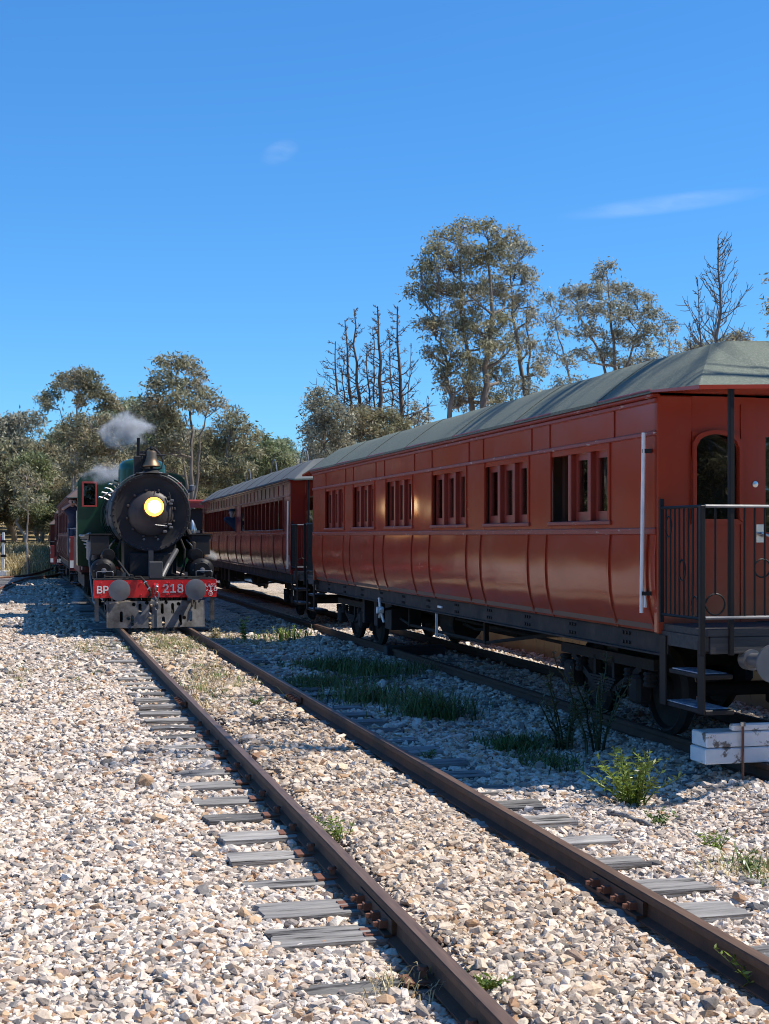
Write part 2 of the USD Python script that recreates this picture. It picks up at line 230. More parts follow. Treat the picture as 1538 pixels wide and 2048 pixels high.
def simple(name, c, rough=0.6, **k): M[name] = mat(name, c, rough, **k)
simple('skin', (0.42, 0.24, 0.17), 0.55); simple('navy', (0.015, 0.018, 0.04), 0.85); simple('denim', (0.07, 0.10, 0.16), 0.9, bump=0.002, bscale=80); simple('hair', (0.012, 0.01, 0.009), 0.5); simple('cap', (0.03, 0.03, 0.035), 0.8)

# ground and gravel
STONE = [(0.0, (0.106, 0.098, 0.091)), (0.06, (0.201, 0.185, 0.172)), (0.13, (0.328, 0.268, 0.216)), (0.28, (0.511, 0.42, 0.337)), (0.5, (0.631, 0.551, 0.46)), (0.68, (0.726, 0.646, 0.556)), (0.8, (0.623, 0.511, 0.397)), (0.88, (0.479, 0.334, 0.205)), (0.94, (0.353, 0.21, 0.125)), (1.0, (0.253, 0.227, 0.212))]
def gravelmat():
    n = {'g': ('geometry', {}), 'vo': ('voronoi_texture', {'scale': 24.0, 'feature': 'f1'}), 'sx': ('separate_color', {}), 'rp': ('rgb_ramp', {'ramp': STONE}), 've': ('voronoi_texture', {'scale': 24.0, 'feature': 'distance_to_edge'}),
         'er': ('map_range', {'from_min': 0.0, 'from_max': 0.10, 'to_min': 0.35, 'to_max': 1.0, 'clamp': True}), 'mu': ('mix_color', {'blend_type': 'multiply', 'fac': 1.0}),
         'nz': ('noise_texture', {'scale': 0.7, 'detail': 5.0}), 'nr': ('map_range', {'from_min': 0.45, 'from_max': 0.72, 'to_min': 0.0, 'to_max': 0.5, 'clamp': True}), 'so': ('mix_color', {'b': (0.20, 0.16, 0.11)}),
         'far': ('separate_xyz', {}), 'fr': ('map_range', {'from_min': 68.0, 'from_max': 78.0, 'clamp': True}), 'dn': ('noise_texture', {'scale': 0.4, 'detail': 6.0}), 'dr': ('rgb_ramp', {'ramp': [(0.35, (0.40, 0.31, 0.17)), (0.5, (0.30, 0.22, 0.12)), (0.65, (0.14, 0.13, 0.06))]}), 'fx': ('mix_color', {}),
         'bp': ('bump', {'distance': 0.03, 'strength': 1.0}), 'p': ('principled_bsdf', {'roughness': 0.9, 'specular_ior_level': 0.2})}
    l = [('g.position', 'vo.vector'), ('g.position', 've.vector'), ('vo.color', 'sx.color'), ('sx.r', 'rp.fac'), ('rp.color', 'mu.a'), ('ve.distance', 'er.value'), ('er.result', 'mu.b'), ('g.position', 'nz.vector'), ('nz.fac', 'nr.value'), ('nr.result', 'so.fac'), ('mu.result', 'so.a'),
         ('g.position', 'far.vector'), ('far.y', 'fr.value'), ('fr.result', 'fx.fac'), ('so.result', 'fx.a'), ('g.position', 'dn.vector'), ('dn.fac', 'dr.fac'), ('dr.color', 'fx.b'), ('fx.result', 'p.base_color'), ('ve.distance', 'bp.height'), ('bp.normal', 'p.normal')]
    return usdkit.material(stage, LK+'ballast_ground', n, l, surface='p.BSDF')
M['ground'] = gravelmat()
n_ = {'o': ('object_info', {}), 'rp': ('rgb_ramp', {'ramp': STONE}), 'g': ('geometry', {}), 'nz': ('noise_texture', {'scale': 40.0, 'detail': 4.0}), 'nr': ('map_range', {'from_min': 0.3, 'from_max': 0.7, 'to_min': 0.78, 'to_max': 1.15}), 'mu': ('mix_color', {'blend_type': 'multiply', 'fac': 1.0}),
      'td': ('vector_math', {'math_type': 'dot_product', 'vector2': (CS, SN, 0)}), 'ts': ('math', {'math_type': 'subtract', 'value2': T1}), 'ta': ('math', {'math_type': 'absolute'}), 'tm': ('map_range', {'from_min': 0.80, 'from_max': 0.45, 'to_min': 0.0, 'to_max': 1.15, 'clamp': True}), 'nzl': ('noise_texture', {'scale': 1.3, 'detail': 5.0}), 'tn': ('math', {'math_type': 'multiply', 'use_clamp': True}), 'tx': ('mix_color', {'blend_type': 'multiply', 'b': (0.90, 0.82, 0.70)}),
      'bn': ('noise_texture', {'scale': 90.0, 'detail': 4.0}), 'bp': ('bump', {'distance': 0.004, 'strength': 0.8}), 'p': ('principled_bsdf', {'roughness': 0.8, 'specular_ior_level': 0.25})}
M['stone'] = usdkit.material(stage, LK+'ballast_stone', n_, [('o.random', 'rp.fac'), ('g.position', 'nz.vector'), ('nz.fac', 'nr.value'), ('rp.color', 'mu.a'), ('nr.result', 'mu.b'), ('g.position', 'td.vector1'), ('td.value', 'ts.value1'), ('ts.value', 'ta.value1'), ('ta.value', 'tm.value'), ('tm.result', 'tn.value1'), ('nzl.fac', 'tn.value2'), ('g.position', 'nzl.vector'), ('tn.value', 'tx.fac'), ('mu.result', 'tx.a'), ('tx.result', 'p.base_color'), ('g.position', 'bn.vector'), ('bn.fac', 'bp.height'), ('bp.normal', 'p.normal')], surface='p.BSDF')

# ---------------------------------------------------------------- ground
def sm(a, b, x): t = np.clip((np.asarray(x, float)-a)/(b-a), 0, 1); return t*t*(3-2*t)
def drop(s): return -0.55*np.clip((np.asarray(s, float)-36)/45, 0, 2)**2   # the line falls away gently beyond the engine
def ballast(x, y):                                     # height of the ballast and ground at a point
    x, y = np.asarray(x, float), np.asarray(y, float); s, t = -x*SN+y*CS, x*CS+y*SN
    h = -0.165+0.0*x
    d = np.abs(t-T1)
    h = h+0.062*(1-sm(0.40, 0.52, d))                   # heaped between the rails
    h = h+0.03*np.exp(-((d-1.5)/0.35)**2)
    h = h+0.05*sm(-0.5, -4.0, t)*sm(30, 10, s)
    h = h+0.05*(1-sm(.9, 1.6, np.abs(t-T2)))-0.06*np.exp(-((t-4.05)/0.5)**2)
    n = meshkit.fbm(np.stack([x*0.9, y*0.9, 0*x], -1), 3, 5)-.5
    h = h+0.07*n*np.where(d < .75, .35, 1)
    h = h+sm(34, 50, s)*0.0+np.where(t < 4, drop(s), 0)*sm(36, 60, s)*(1-sm(6, 12, np.abs(t-T1)))
    hill = sm(74, 175, y)*(2.6+2.6*sm(5, -48, x)+3.0*meshkit.fbm(np.stack([x*.02, y*.02, 0*x], -1), 3, 9))+sm(74, 84, y)*1.2*sm(-4, -14, x)
    return h+hill
xs = np.unique(np.concatenate([np.arange(-3.5, 9, .16), np.arange(-16, -3.5, .5), np.arange(9, 20, .5), -16-np.geomspace(1, 2000, 38), 20+np.geomspace(1, 2000, 34)]))
ys = np.unique(np.concatenate([np.arange(1, 27, .16), np.arange(27, 100, .8), 100+np.geomspace(2, 2500, 36), 1-np.geomspace(1, 1500, 24)]))
X, Y = np.meshgrid(xs, ys); Z = ballast(X, Y); Z = np.where(Y > 400, Z*np.clip(1-(Y-400)/600, 0, 1), Z)
nx, ny = len(xs), len(ys); i, j = np.meshgrid(np.arange(ny-1), np.arange(nx-1), indexing='ij'); q = i*nx+j
MB().add(np.stack([X, Y, Z], -1).reshape(-1, 3), np.stack([q, q+1, q+nx+1, q+nx], -1).reshape(-1, 4)).build('ground', M['ground'], smooth=True, kind='structure', label='pale stony ballast and bare earth running back to a wooded rise')

# ---------------------------------------------------------------- tracks
def rail_profile():
    pts = [(-.055, -.13), (.055, -.13), (.055, -.122), (.012, -.108), (.008, -.045), (.030, -.036), (.032, -.008), (.026, 0), (-.026, 0), (-.032, -.008), (-.030, -.036), (-.008, -.045), (-.012, -.108), (-.055, -.122)]
    return np.array(pts)
def rail_mesh(tc, s0, s1, pts=None, dz=0.0, step=3.0):
    pr = rail_profile(); m = len(pr)
    if pts is None: S = np.arange(s0, s1+step, step); pts = np.array([W(s, tc, float(drop(s))*(tc < 4)+dz) for s in S])
    d = np.gradient(pts, axis=0); d /= np.linalg.norm(d, axis=1, keepdims=True); x = np.cross(d, (0, 0, 1.0)); x /= np.linalg.norm(x, axis=1, keepdims=True)
    v = (pts[:, None]+pr[None, :, :1]*x[:, None]+pr[None, :, 1:]*np.array([0, 0, 1.0])).reshape(-1, 3); n = len(pts)
    i, j = np.meshgrid(np.arange(n-1), np.arange(m), indexing='ij'); k = (j+1) % m
    f = np.stack([i*m+j, i*m+k, (i+1)*m+k, (i+1)*m+j], -1)
    top = f[:, 6:9].reshape(-1, 4); side = np.delete(f, [7], axis=1).reshape(-1, 4)
    return v, side, f[:, 7].reshape(-1, 4)
def sleeper_mesh(s, tc, half, seed, top=-.128, dz=0.0, w=.115):
    b = trimesh.creation.box((1, 1, 1)).subdivide().subdivide().subdivide(); v = b.vertices.copy()
    rs = np.random.RandomState(seed); yaw = rs.uniform(-.015, .015)
    v = v*np.array([2*half+rs.uniform(-.08, .08), 2*w+rs.uniform(-.03, .02), .15]); v[:, 2] += top-.075+dz+rs.uniform(-.012, .010)+v[:, 0]*rs.uniform(-.006, .006)
    e = v.copy(); n = meshkit.fbm(np.column_stack([v[:, 0]*2, v[:, 1]*30+seed, v[:, 2]*30]), 2, seed)-.5
    v[:, 2] += n*.040; v[:, 1] += (meshkit.fbm(np.column_stack([v[:, 0]*3, v[:, 2]*5, v[:, 1]+seed]), 2, seed+3)-.5)*.03
    v[:, 0] += (meshkit.fbm(np.column_stack([v[:, 1]*22, v[:, 2]*22, v[:, 0]*0+seed]), 2, seed+5)-.5)*.07*np.sign(v[:, 0])*(np.abs(v[:, 0]) > half*.9)
    u, w_ = v[:, 0]+rs.uniform(-.03, .03), v[:, 1]; uu, ww = u*math.cos(yaw)-w_*math.sin(yaw), u*math.sin(yaw)+w_*math.cos(yaw)
    o = W(s, tc); return np.column_stack([o[0]+uu*CS-ww*SN, o[1]+uu*SN+ww*CS, v[:, 2]]), b.faces
def loc(s, t, z=0): return W(s, t, z)
def in_track(pts): return np.array([W(p[1], p[0], p[2]) for p in pts])
def track(name, label, tc, s0, s1, sl, near, group=None, half=1.12, joints=()):
    t = thing(name, label, 'railway track', group=group)
    for sg in (-1, 1):
        v, f, ft = rail_mesh(tc+sg*(G/2+.032), s0, s1)
        r = MB().add(v, f).build('rail', M['rust'], t)
        MB().add(v+np.array([0, 0, .0005]), ft).build('running_surface', M['railtop'] if near else M['rust'], r)
        for js in joints:
            for side in (-1, 1):
                b = MB(); tt = tc+sg*(G/2+.032)+side*.022
                q = lambda u, v_, z: W(js+v_, tt+side*u, z)
                b.bar(q(0, -.30, -.076), q(0, .30, -.076), .024, .07); b.bar(q(.02, -.30, -.112), q(.02, .30, -.112), .05, .018)
                b.build('fishplate', M['rust'], r)
                for v_ in (-.22, -.08, .08, .22):
                    b = MB(); b.bar(q(.012, v_, -.076), q(.05, v_, -.076), .034, .034); b.bar(q(.05, v_, -.076), q(.075, v_, -.076), .02, .02); b.build('fishplate_bolt', M['clip'], r)
    for k, s in enumerate(sl):
        dz = float(drop(s))*(tc < 4)
        p = MB().add(*sleeper_mesh(s, tc, half, k+int(tc*100), dz=dz)).build('sleeper', M[('sleeper', 'sleeper_dark', 'sleeper_pale', 'sleeper')[(k*7+k//3) % 4]], t, smooth=40)
        if not near or s > 13: continue
        for sg in (-1, 1):
            for side in ((-1,) if sg < 0 else ()):
                a = tc+sg*(G/2+.032)+side*.085; b = MB(); q = lambda u, v_, z: W(s+v_, a+side*u, z)
                b.bar(q(-.02, -.06, -.122), q(-.02, .06, -.122), .15, .014); b.build('tie_plate', M['clip'], p)
                b = MB(); b.bar(q(-.035, .012, -.116), q(-.035, .012, -.085), .03, .03); b.tube([q(-.035, .012, -.085), q(-.035, .012, -.072)], [.026, .02], 8); b.build('rail_screw', M['clip'], p)
    return t
def s_at(D, tc): X = (tc-D*SN)/CS; return -SN*X+CS*D
near_s = [s_at(d, T1-.8) for d in (3.15, 3.72, 4.28, 4.85, 5.46, 6.12, 6.58, 7.12, 7.66, 8.19, 8.72, 9.27, 9.88)]
s = near_s[-1]
while s < 62: s += .585; near_s.append(s+R.uniform(-.03, .03))
track('railway_track', 'rusty railway track with weathered sleepers running up to the steam engine', T1, 1.0, 125, near_s, True, joints=(s_at(6.35, T1-.6), s_at(14.4, T1-.6)))
s2 = list(np.arange(4, 46, .6)+R.uniform(-.03, .03, 70))
track('railway_track', 'shaded railway track on which the red carriages stand', T2, 2.0, 90, s2, False)
def polyline(pts, n=24):
    pts = np.array(pts, float); tt = np.linspace(0, 1, len(pts)); q = np.linspace(0, 1, n); from_ = np.column_stack([np.interp(q, tt, pts[:, k]) for k in range(3)])
    k = np.array([1, 2, 3, 2, 1.]); k /= k.sum(); pad = np.vstack([from_[:1]]*2+[from_]+[from_[-1:]]*2); return np.column_stack([np.convolve(pad[:, c], k, 'valid') for c in range(3)])
t3 = thing('railway_track', 'far curving siding track at the left edge beyond the shadow of the train', 'railway track')
def gz(x, y, dz=0.0): return np.array([x, y, float(ballast(x, y))+dz])
for pts in (((-9.5, 30), (-12.6, 45), (-15.4, 58), (-16.9, 66), (-17.0, 73), (-15.5, 82), (-12.0, 92)), ((-11.0, 30), (-14.0, 45), (-16.9, 58), (-18.6, 67), (-18.7, 75), (-17.0, 85), (-13.0, 95))):
    pl = polyline([gz(x, y, .15) for x, y in pts]); v, f, ft = rail_mesh(0, 0, 0, pts=pl); MB().add(v, f).add(v, ft).build('rail', M['clip'], t3)
for k in range(40):
    y = 36+k*.9; x = np.interp(y, (30, 45, 58, 66, 73), (-10.25, -13.3, -16.1, -17.7, -17.8)); g = gz(x, y, .03); MB().bar(g-[.9, -.2, 0], g+[.9, -.2, 0], .2, .1).build('sleeper', M['sleeper'], t3)

# ---------------------------------------------------------------- gravel: loose stones, finer cover towards the far end
def stone(seed):
    rs = np.random.RandomState(seed); p = rs.normal(size=(15, 3)); p /= np.linalg.norm(p, axis=1, keepdims=True); p *= rs.uniform(.80, 1.03, (15, 1))
    p *= np.array([rs.uniform(.8, 1.35), rs.uniform(.65, 1.0), rs.uniform(.4, .75)]); h = trimesh.convex.convex_hull(p); return np.array(h.vertices), np.array(h.faces)
def instancer(path, protos, pos, quat, scale, idx, label=None, kind='stuff', parent_is_thing=False, cat=None):
    pi = UsdGeom.PointInstancer.Define(stage, path)
    targets = []
    for k, (v, f, m, smooth) in enumerate(protos):
        ms = usdkit.mesh(stage, f'{path}/kinds/piece_{k:03d}', (v, f), m, smooth=smooth); ms.CreateDoubleSidedAttr(True); leafy(ms.GetPrim(), 7 if 'grass' in path else 4); targets.append(f'{path}/kinds/piece_{k:03d}')
    UsdGeom.Scope.Define(stage, f'{path}/kinds')
    for x in targets: pi.CreatePrototypesRel().AddTarget(x)
    pi.CreatePositionsAttr(Vt.Vec3fArray.FromNumpy(np.asarray(pos, np.float32))); pi.CreateProtoIndicesAttr(Vt.IntArray.FromNumpy(np.asarray(idx, np.int32)))
    q = np.asarray(quat, np.float32); pi.CreateOrientationsAttr(Vt.QuathArray([Gf.Quath(float(a), float(b), float(c), float(d)) for a, b, c, d in q]))
    sc = np.asarray(scale, np.float32); sc = np.repeat(sc[:, None], 3, 1) if sc.ndim == 1 else sc; pi.CreateScalesAttr(Vt.Vec3fArray.FromNumpy(np.ascontiguousarray(sc)))
    return tag(pi.GetPrim(), label, cat, kind=kind)
def yawquat(a): return np.column_stack([np.cos(a/2), 0*a, 0*a, np.sin(a/2)])
def randquat(rs, n, tilt):
    a = rs.uniform(0, 2*np.pi, n); ax = rs.normal(size=(n, 3)); ax[:, 2] = 0; ax /= np.linalg.norm(ax, axis=1, keepdims=True); t = rs.normal(0, tilt, n)
    q1 = np.column_stack([np.cos(t/2), ax*np.sin(t/2)[:, None]]); c, s_ = np.cos(a/2), np.sin(a/2)
    return np.column_stack([q1[:, 0]*c, q1[:, 1]*c+q1[:, 2]*s_, q1[:, 2]*c-q1[:, 1]*s_, q1[:, 0]*s_])
rs = np.random.RandomState(3)
def scatter(n, d0, d1):                                 # points over the wedge of ground in view (and a margin), even per square metre
    d = np.sqrt(rs.uniform(d0*d0, d1*d1, n)); x = d*rs.uniform(-.36, .36, n); return x, d
px, py, ps = [], [], []
for n, d0, d1, sz in ((78000, 2.6, 9.5, .0205), (54000, 9.5, 17, .0255), (30000, 17, 30, .034), (14000, 30, 62, .05)):
    x, y = scatter(n, d0, d1); px.append(x); py.append(y); ps.append(sz*rs.lognormal(0, .30, n))
px, py, ps = map(np.concatenate, (px, py, ps)); s_, t_ = st(px, py)
keep = np.ones(len(px), bool)
for tc in (T1, T2):
    for sg in (-1, 1): keep &= np.abs(t_-(tc+sg*(G/2+.032))) > .045+ps*.5
sl = np.array(near_s); k = np.clip(np.searchsorted(sl, s_), 1, len(sl)-1); ds = np.minimum(np.abs(s_-sl[k]), np.abs(s_-sl[k-1])); d1 = np.abs(t_-T1)
on = (ds < .10) & (d1 < 1.13)
cover = meshkit.noise(np.column_stack([px*2.2, py*2.2, 0*px]), 31)
keep &= ~(on & (d1 > .60) & (rs.uniform(size=len(px)) < np.where(t_ < T1, .76+.2*(cover > .4), .16+.62*(cover > .58))) & (s_ < 20))
sl = np.array(s2); k = np.clip(np.searchsorted(sl, s_), 1, len(sl)-1); on2 = (np.minimum(np.abs(s_-sl[k]), np.abs(s_-sl[k-1])) < .10) & (np.abs(t_-T2) < 1.1); keep &= ~(on2 & (rs.uniform(size=len(px)) < .5))
keep &= (py < 30) | (t_ < T1-1)
px, py, ps = px[keep], py[keep], ps[keep]
pz = ballast(px, py)+ps*rs.uniform(-.1, .45, len(px))
instancer('/World/gravel', [(*stone(k), M['stone'], False) for k in range(14)], np.column_stack([px, py, pz]), randquat(rs, len(px), .45), ps, rs.randint(0, 14, len(px)), label='pale cream, tan and grey crushed stone ballast')

# ---------------------------------------------------------------- carriages
HW = 1.17
def carriage(name, label, cat, o, th, L, sets, nwin, battens, paint='red', frieze=None, detail=2, group=None, sash=True, open_slots=(), roof='felt', zc=2.77):
    """o: the middle of the near end at rail height. sets: (v0, v1) spans of the window groups along the side; battens: v of the upright beads below the waist."""
    t = thing(name, label, cat, o, th, group)
    PN = M[paint]; PK = M['red_peel'] if paint == 'red' else PN
    zb, zw, zs, zt, zbelt = .909, 1.69, 1.777, 2.365, 2.436
    prof = [(0, zw), (-.014, 1.50), (-.016, 1.34), (-.008, 1.20), (.012, 1.09), (.042, .99), (.075, zb)]
    cuts = sorted(set([0.0, L]+list(battens)))
    for sd in (-1, 1):
        U = lambda d: sd*(HW-d)
        if sd == 1:                                      # the side away from the eye: plain panels and window openings
            MB().strip([(U(d), z) for d, z in prof], [(U(d+.04), z) for d, z in prof], 0, L).build('far_side_panel', PN, t, smooth=30)
            b = MB(); b.box((U(0), 0, zw), (U(.04), L, zs)); b.box((U(0), 0, zt), (U(.04), L, zc)); e = 0
            for a, c in sets: b.box((U(0), e, zs), (U(.04), a, zt)); e = c
            b.box((U(0), e, zs), (U(.04), L, zt)).build('far_side_wall', PN, t); continue
        for a, c in zip(cuts[:-1], cuts[1:]):
            MB().strip([(U(d), z) for d, z in prof], [(U(d+.03), z) for d, z in prof], a+.002, c-.002).build('side_panel', PN, t, smooth=30)
        for bt in battens:
            MB().strip([(U(d-.014), z) for d, z in prof], [(U(d-.001), z) for d, z in prof], bt-.018, bt+.018).build('batten', PN, t, smooth=30)
        MB().box((U(-.016), 0, zw-.03), (U(.03), L, zw+.022), .006).build('waist_rail', PK, t)
        MB().box((U(-.018), 0, zbelt-.022), (U(.03), L, zbelt+.014), .006).build('belt_rail', PK, t)
        fz = sorted(set([0.0, L]+list(frieze if frieze is not None else battens)))
        for a, c in zip(fz[:-1], fz[1:]): MB().box((U(0), a+.002, zbelt+.014), (U(.03), c-.002, 2.665)).build('frieze_panel', PN, t)
        for bt in fz[1:-1]: MB().box((U(-.011), bt-.014, zbelt+.015), (U(-.001), bt+.014, 2.664), .004).build('frieze_batten', PN, t)
        b = MB(); b.box((U(-.02), -.01, 2.665), (U(.03), L+.01, 2.70), .006); b.box((U(-.045), -.01, 2.702), (U(.03), L+.01, 2.735), .01); b.box((U(-.06), -.012, 2.737), (U(.03), L+.012, zc-.005), .006); b.build('cornice', PK if paint == 'red' else PN, t)
        e = 0.0
        for gi, (a, c) in enumerate(sets+[(L, L)]):
            if a-e > .01: MB().box((U(0), e, zw+.022), (U(.03), a, zbelt-.022)).build('pier_panel', PN, t)
            e = c
            if c-a < .01: continue
            MB().box((U(-.02), a-.04, zs-.035), (U(.09), c+.04, zs), .006).build('window_sill', PK, t)
            MB().box((U(.002), a, zw+.022), (U(.03), c, zs-.035)).build('pier_panel', PN, t)
            MB().box((U(.001), a, zt), (U(.09), c, zbelt-.022)).build('window_head', PN, t)
            for vv in (a, c): MB().box((U(-.014), vv-.02, zs), (U(.01), vv+.02, zbelt-.022), .004).build('window_bead', PN, t)
            n = nwin[gi]; wv = (c-a)/n; post = .07 if sash else .035
            for k in range(n):
                w0, w1 = a+k*wv+(post/2 if k else 0), a+(k+1)*wv-(post/2 if k < n-1 else 0)
                if k: MB().box((U(.002), w0-post, zs), (U(.085), w0, zt), .005).build('window_post', M['red_sash'] if paint == 'red' else PN, t)
                if (gi, k) in open_slots: continue
                fr = .055 if sash else .022; b = MB()
                b.box((U(.05), w0, zs), (U(.085), w0+fr, zt)); b.box((U(.05), w1-fr, zs), (U(.085), w1, zt)); b.box((U(.051), w0+fr, zs), (U(.084), w1-fr, zs+fr*1.5)); b.box((U(.051), w0+fr, zt-fr), (U(.084), w1-fr, zt))
                wf = b.build('window', M['red_sash'] if paint == 'red' else PN, t)
                MB().box((U(.066), w0+fr, zs+fr*1.5), (U(.070), w1-fr, zt-fr)).build('pane', M['glass'], wf)
    # ends, floor, ceiling
    MB().box((-HW+.05, .03, .93), (HW-.05, L-.03, .985)).build('floor', M['lining'], t)
    MB().box((-HW+.04, .04, 2.70), (HW-.04, L-.04, 2.72)).build('ceiling', M['lining'], t)
    if detail > 1:
        for vv in (.55, L-.55): MB().box((-HW+.06, vv-.02, .985), (HW-.06, vv+.02, 2.7)).build('partition', M['dark'], t)
        for k in range(1, 6): MB().box((-HW+.12, L*k/6-.03, .985), (HW-.7, L*k/6+.03, 2.7)).build('partition', M['lining'], t)
    for e, sg in ((0.0, -1), (L, 1)):
        q = lambda u, d, z: (u, e+sg*d, z)
        def bx(u0, u1, d0, d1, z0, z1, nm, m, ch=0.0, par=None): return MB().box(q(u0, d0, z0), q(u1, d1, z1), ch).build(nm, m, par or t)
        for su in (-1, 1):
            wa, wb = sorted((su*.86, su*.50))
            bx(su*HW, su*.88, -.05, .012, .909, 2.72, 'end_panel', PN, .01); bx(su*.33, su*.48, -.05, 0, .98, 2.72, 'end_panel', PN)
            bx(su*.48, su*.88, -.05, 0, .98, 1.76, 'end_panel', PN); bx(su*.48, su*.88, -.05, 0, 2.44, 2.72, 'end_panel', PN)
            b = MB()
            arc = [(x, 2.33+.10*math.sqrt(max(0, 1-((x-(wa+wb)/2)/((wb-wa)/2))**2))) for x in np.linspace(wa, wb, 13)]
            out = [(wa-.03, 1.76)]+[((x-(wa+wb)/2)*1.16+(wa+wb)/2, z+.03) for x, z in arc]+[(wb+.03, 1.76)]
            from shapely.geometry import Polygon
            b.prism(Polygon(out+[(wb, 1.78)]+arc[::-1]+[(wa, 1.78)]), q(0, .028, 0) if sg < 0 else q(0, .006, 0), (1, 0, 0), (0, 0, 1), .022)
            b.box(q(wa-.03, .006, 1.74), q(wb+.03, .03, 1.78)); wf = b.build('end_window', PN, t)
            b = MB(); b.prism(Polygon([(su*.48, 2.25), (su*.88, 2.25), (su*.88, 2.45), (su*.48, 2.45)]).difference(Polygon(arc+[(wb, 2.2), (wa, 2.2)])), q(0, -.01 if sg > 0 else -.0, 0), (1, 0, 0), (0, 0, 1), .012); b.build('arch_head', PN, wf)
            bx(wa, wb, -.03, -.026, 1.76, 2.45, 'pane', M['glass'], par=wf)
            bx(su*.46-.008, su*.46+.008, 0, .012, .99, 2.66, 'end_bead', PN)
        bx(-.33, .33, -.05, -.02, 2.5, 2.72, 'end_panel', PN)
        d = bx(-.32, .32, -.06, -.02, .99, 1.68, 'end_door', PN)
        bx(-.32, -.24, -.06, -.02, 1.68, 2.5, 'stile', PN, par=d); bx(.24, .32, -.06, -.02, 1.68, 2.5, 'stile', PN, par=d); bx(-.24, .24, -.06, -.02, 2.42, 2.5, 'door_head', PN, par=d); bx(-.24, .24, -.045, -.04, 1.68, 2.42, 'pane', M['glass'], par=d)
        if detail > 1:
            bx(-.335, -.255, -.02, -.012, 1.60, 1.74, 'lock_plate', M['bright'], par=d); MB().tube([q(-.30, -.01, 1.67), q(-.30, .03, 1.67), q(-.24, .03, 1.65)], .011, 8).build('handle', M['bright'], d)
            MB().lathe([(0, 0), (.024, 0), (.024, .012), (0, .016)], q(-.345, 0, 2.05), (0, sg, 0), 16).build('keyhole_plate', M['bright'], t)
        # platform, step ladders, railings
        bx(-1.12, 1.12, 0, .72, .935, .985, 'platform_floor', M['oldwood'])
        for k in range(2): bx(-1.10, 1.10, .60+k*.062, .655+k*.062, .81, .932, 'headstock', M['oldwood'], .005)
        for su in (-1, 1):
            bx(su*1.13, su*1.09, .01, .70, .83, .932, 'platform_side', M['oldwood'])
            if sg < 0 or detail > 1 or su < 0:
                pr = MB().box(q(su*.94-.019, .70, .80), q(su*.94+.019, .74, 2.72), .006).build('roof_post', M['black'], t)
                g = MB().box(q(su*1.165-.022, .70, .80), q(su*1.165+.016, .742, 1.868), .006).build('railing_post', M['black'], t)
                
                for zz in (1.862, 1.07): MB().tube([q(su*1.15, .735, zz), q(su*.36, .735, zz)], .0125, 6).build('railing_rail', M['steel'], t)
                for k, u in enumerate((1.07, .84, .76, .68, .60, .52, .44, .36)):
                    MB().tube([q(su*u, .735, 1.07 if k != 0 else 1.24), q(su*u, .735, 1.862)], .008, 5).build('railing_bar', M['black'], t)
                for u, z, r in ((1.07, 1.165, .075), (.70, 1.42, .065)):
                    aa = np.linspace(0, 2*np.pi, 21); MB().tube([q(su*u+r*math.cos(a), .735, z+r*math.sin(a)) for a in aa], .007, 5, False).build('railing_ring', M['black'], t)
                b = MB(); b.tube([q(su*1.15, .02, 1.862), q(su*1.15, .70, 1.862)], .013, 6); b.tube([q(su*1.15, .02, 1.06), q(su*1.15, .70, 1.06)], .012, 6); b.bar(q(su*1.15, .04, 1.0), q(su*1.15, .04, 1.93), .03, .03); b.build('gate_frame', M['black'], t)
                for k in range(8): MB().tube([q(su*1.15, .12+k*.072, 1.06), q(su*1.15, .12+k*.072, 1.862)], .008, 5).build('gate_bar', M['black'], t)
                for v_, z in ((.16, 1.72), (.38, 1.40), (.58, 1.14)):
                    aa = np.linspace(0, 2*np.pi, 17); MB().tube([q(su*1.15, v_+.05*math.cos(a), z+.075*math.sin(a)) for a in aa], .007, 5, False).build('gate_ring', M['black'], t)
                
                for dd in (.05, .66): MB().bar(q(su*1.14, dd, .38), q(su*1.14, dd, .90), .012, .10, (0, 1, 0)).build('step_hanger', M['black'], t)
                for z, d0, d1 in ((.66, .12, .68), (.41, .02, .70)):
                    stp = MB().box(q(su*1.13, d0, z-.035), q(su*.90, d1, z), .006).build('step', M['frame'], t); MB().box(q(su*1.12, d0+.04, z), q(su*.92, d1-.06, z+.006)).build('tread', M['blue_step'], stp)
        for su in (-1, 1):                               # side buffers
            b = MB(); b.lathe([(.0, .30), (.135, .30), (.135, .28), (.06, .22), (.05, .0), (.075, .0), (.075, -.08)], q(su*.78, .74, .765), (0, sg, 0), 28); b.build('buffer', M['steel'] if sg < 0 else M['black'], t, smooth=35)
        b = MB(); b.tube([q(0, .72, .76), q(0, .95, .76), q(0, 1.0, .70), q(.0, .95, .64)], .03, 8); b.build('coupling_hook', M['dirty'], t)
        b = MB(); b.tube([q(.25, .72, .85), q(.25, .85, .80), q(.22, .90, .6), q(.12, .92, .45)], .025, 8); b.build('brake_hose', M['dirty'], t)
    # roof
    ov = .76
    half = [(-HW-.06, zc-.02), (-HW+.02, zc+.045), (-HW+.16, zc+.155), (-HW+.31, zc+.262), (-HW+.45, zc+.350), (-HW+.62, zc+.378), (0, zc+.392)]
    full = np.array(half+[(-u, z) for u, z in half[-2::-1]])
    nrm = np.array([(0, -.02)]*len(full)); inner = full+nrm
    n = max(4, int(round(L/1.02))); vs = np.linspace(0, L, n+1)
    for k in range(n):
        b = MB(); up = .007*(k % 2)
        b.strip([(u*(1+up*.5), z+up) for u, z in full], inner, vs[k]-.02, vs[k+1]+.02); b.build('roof_sheet', M[roof], t, smooth=25)
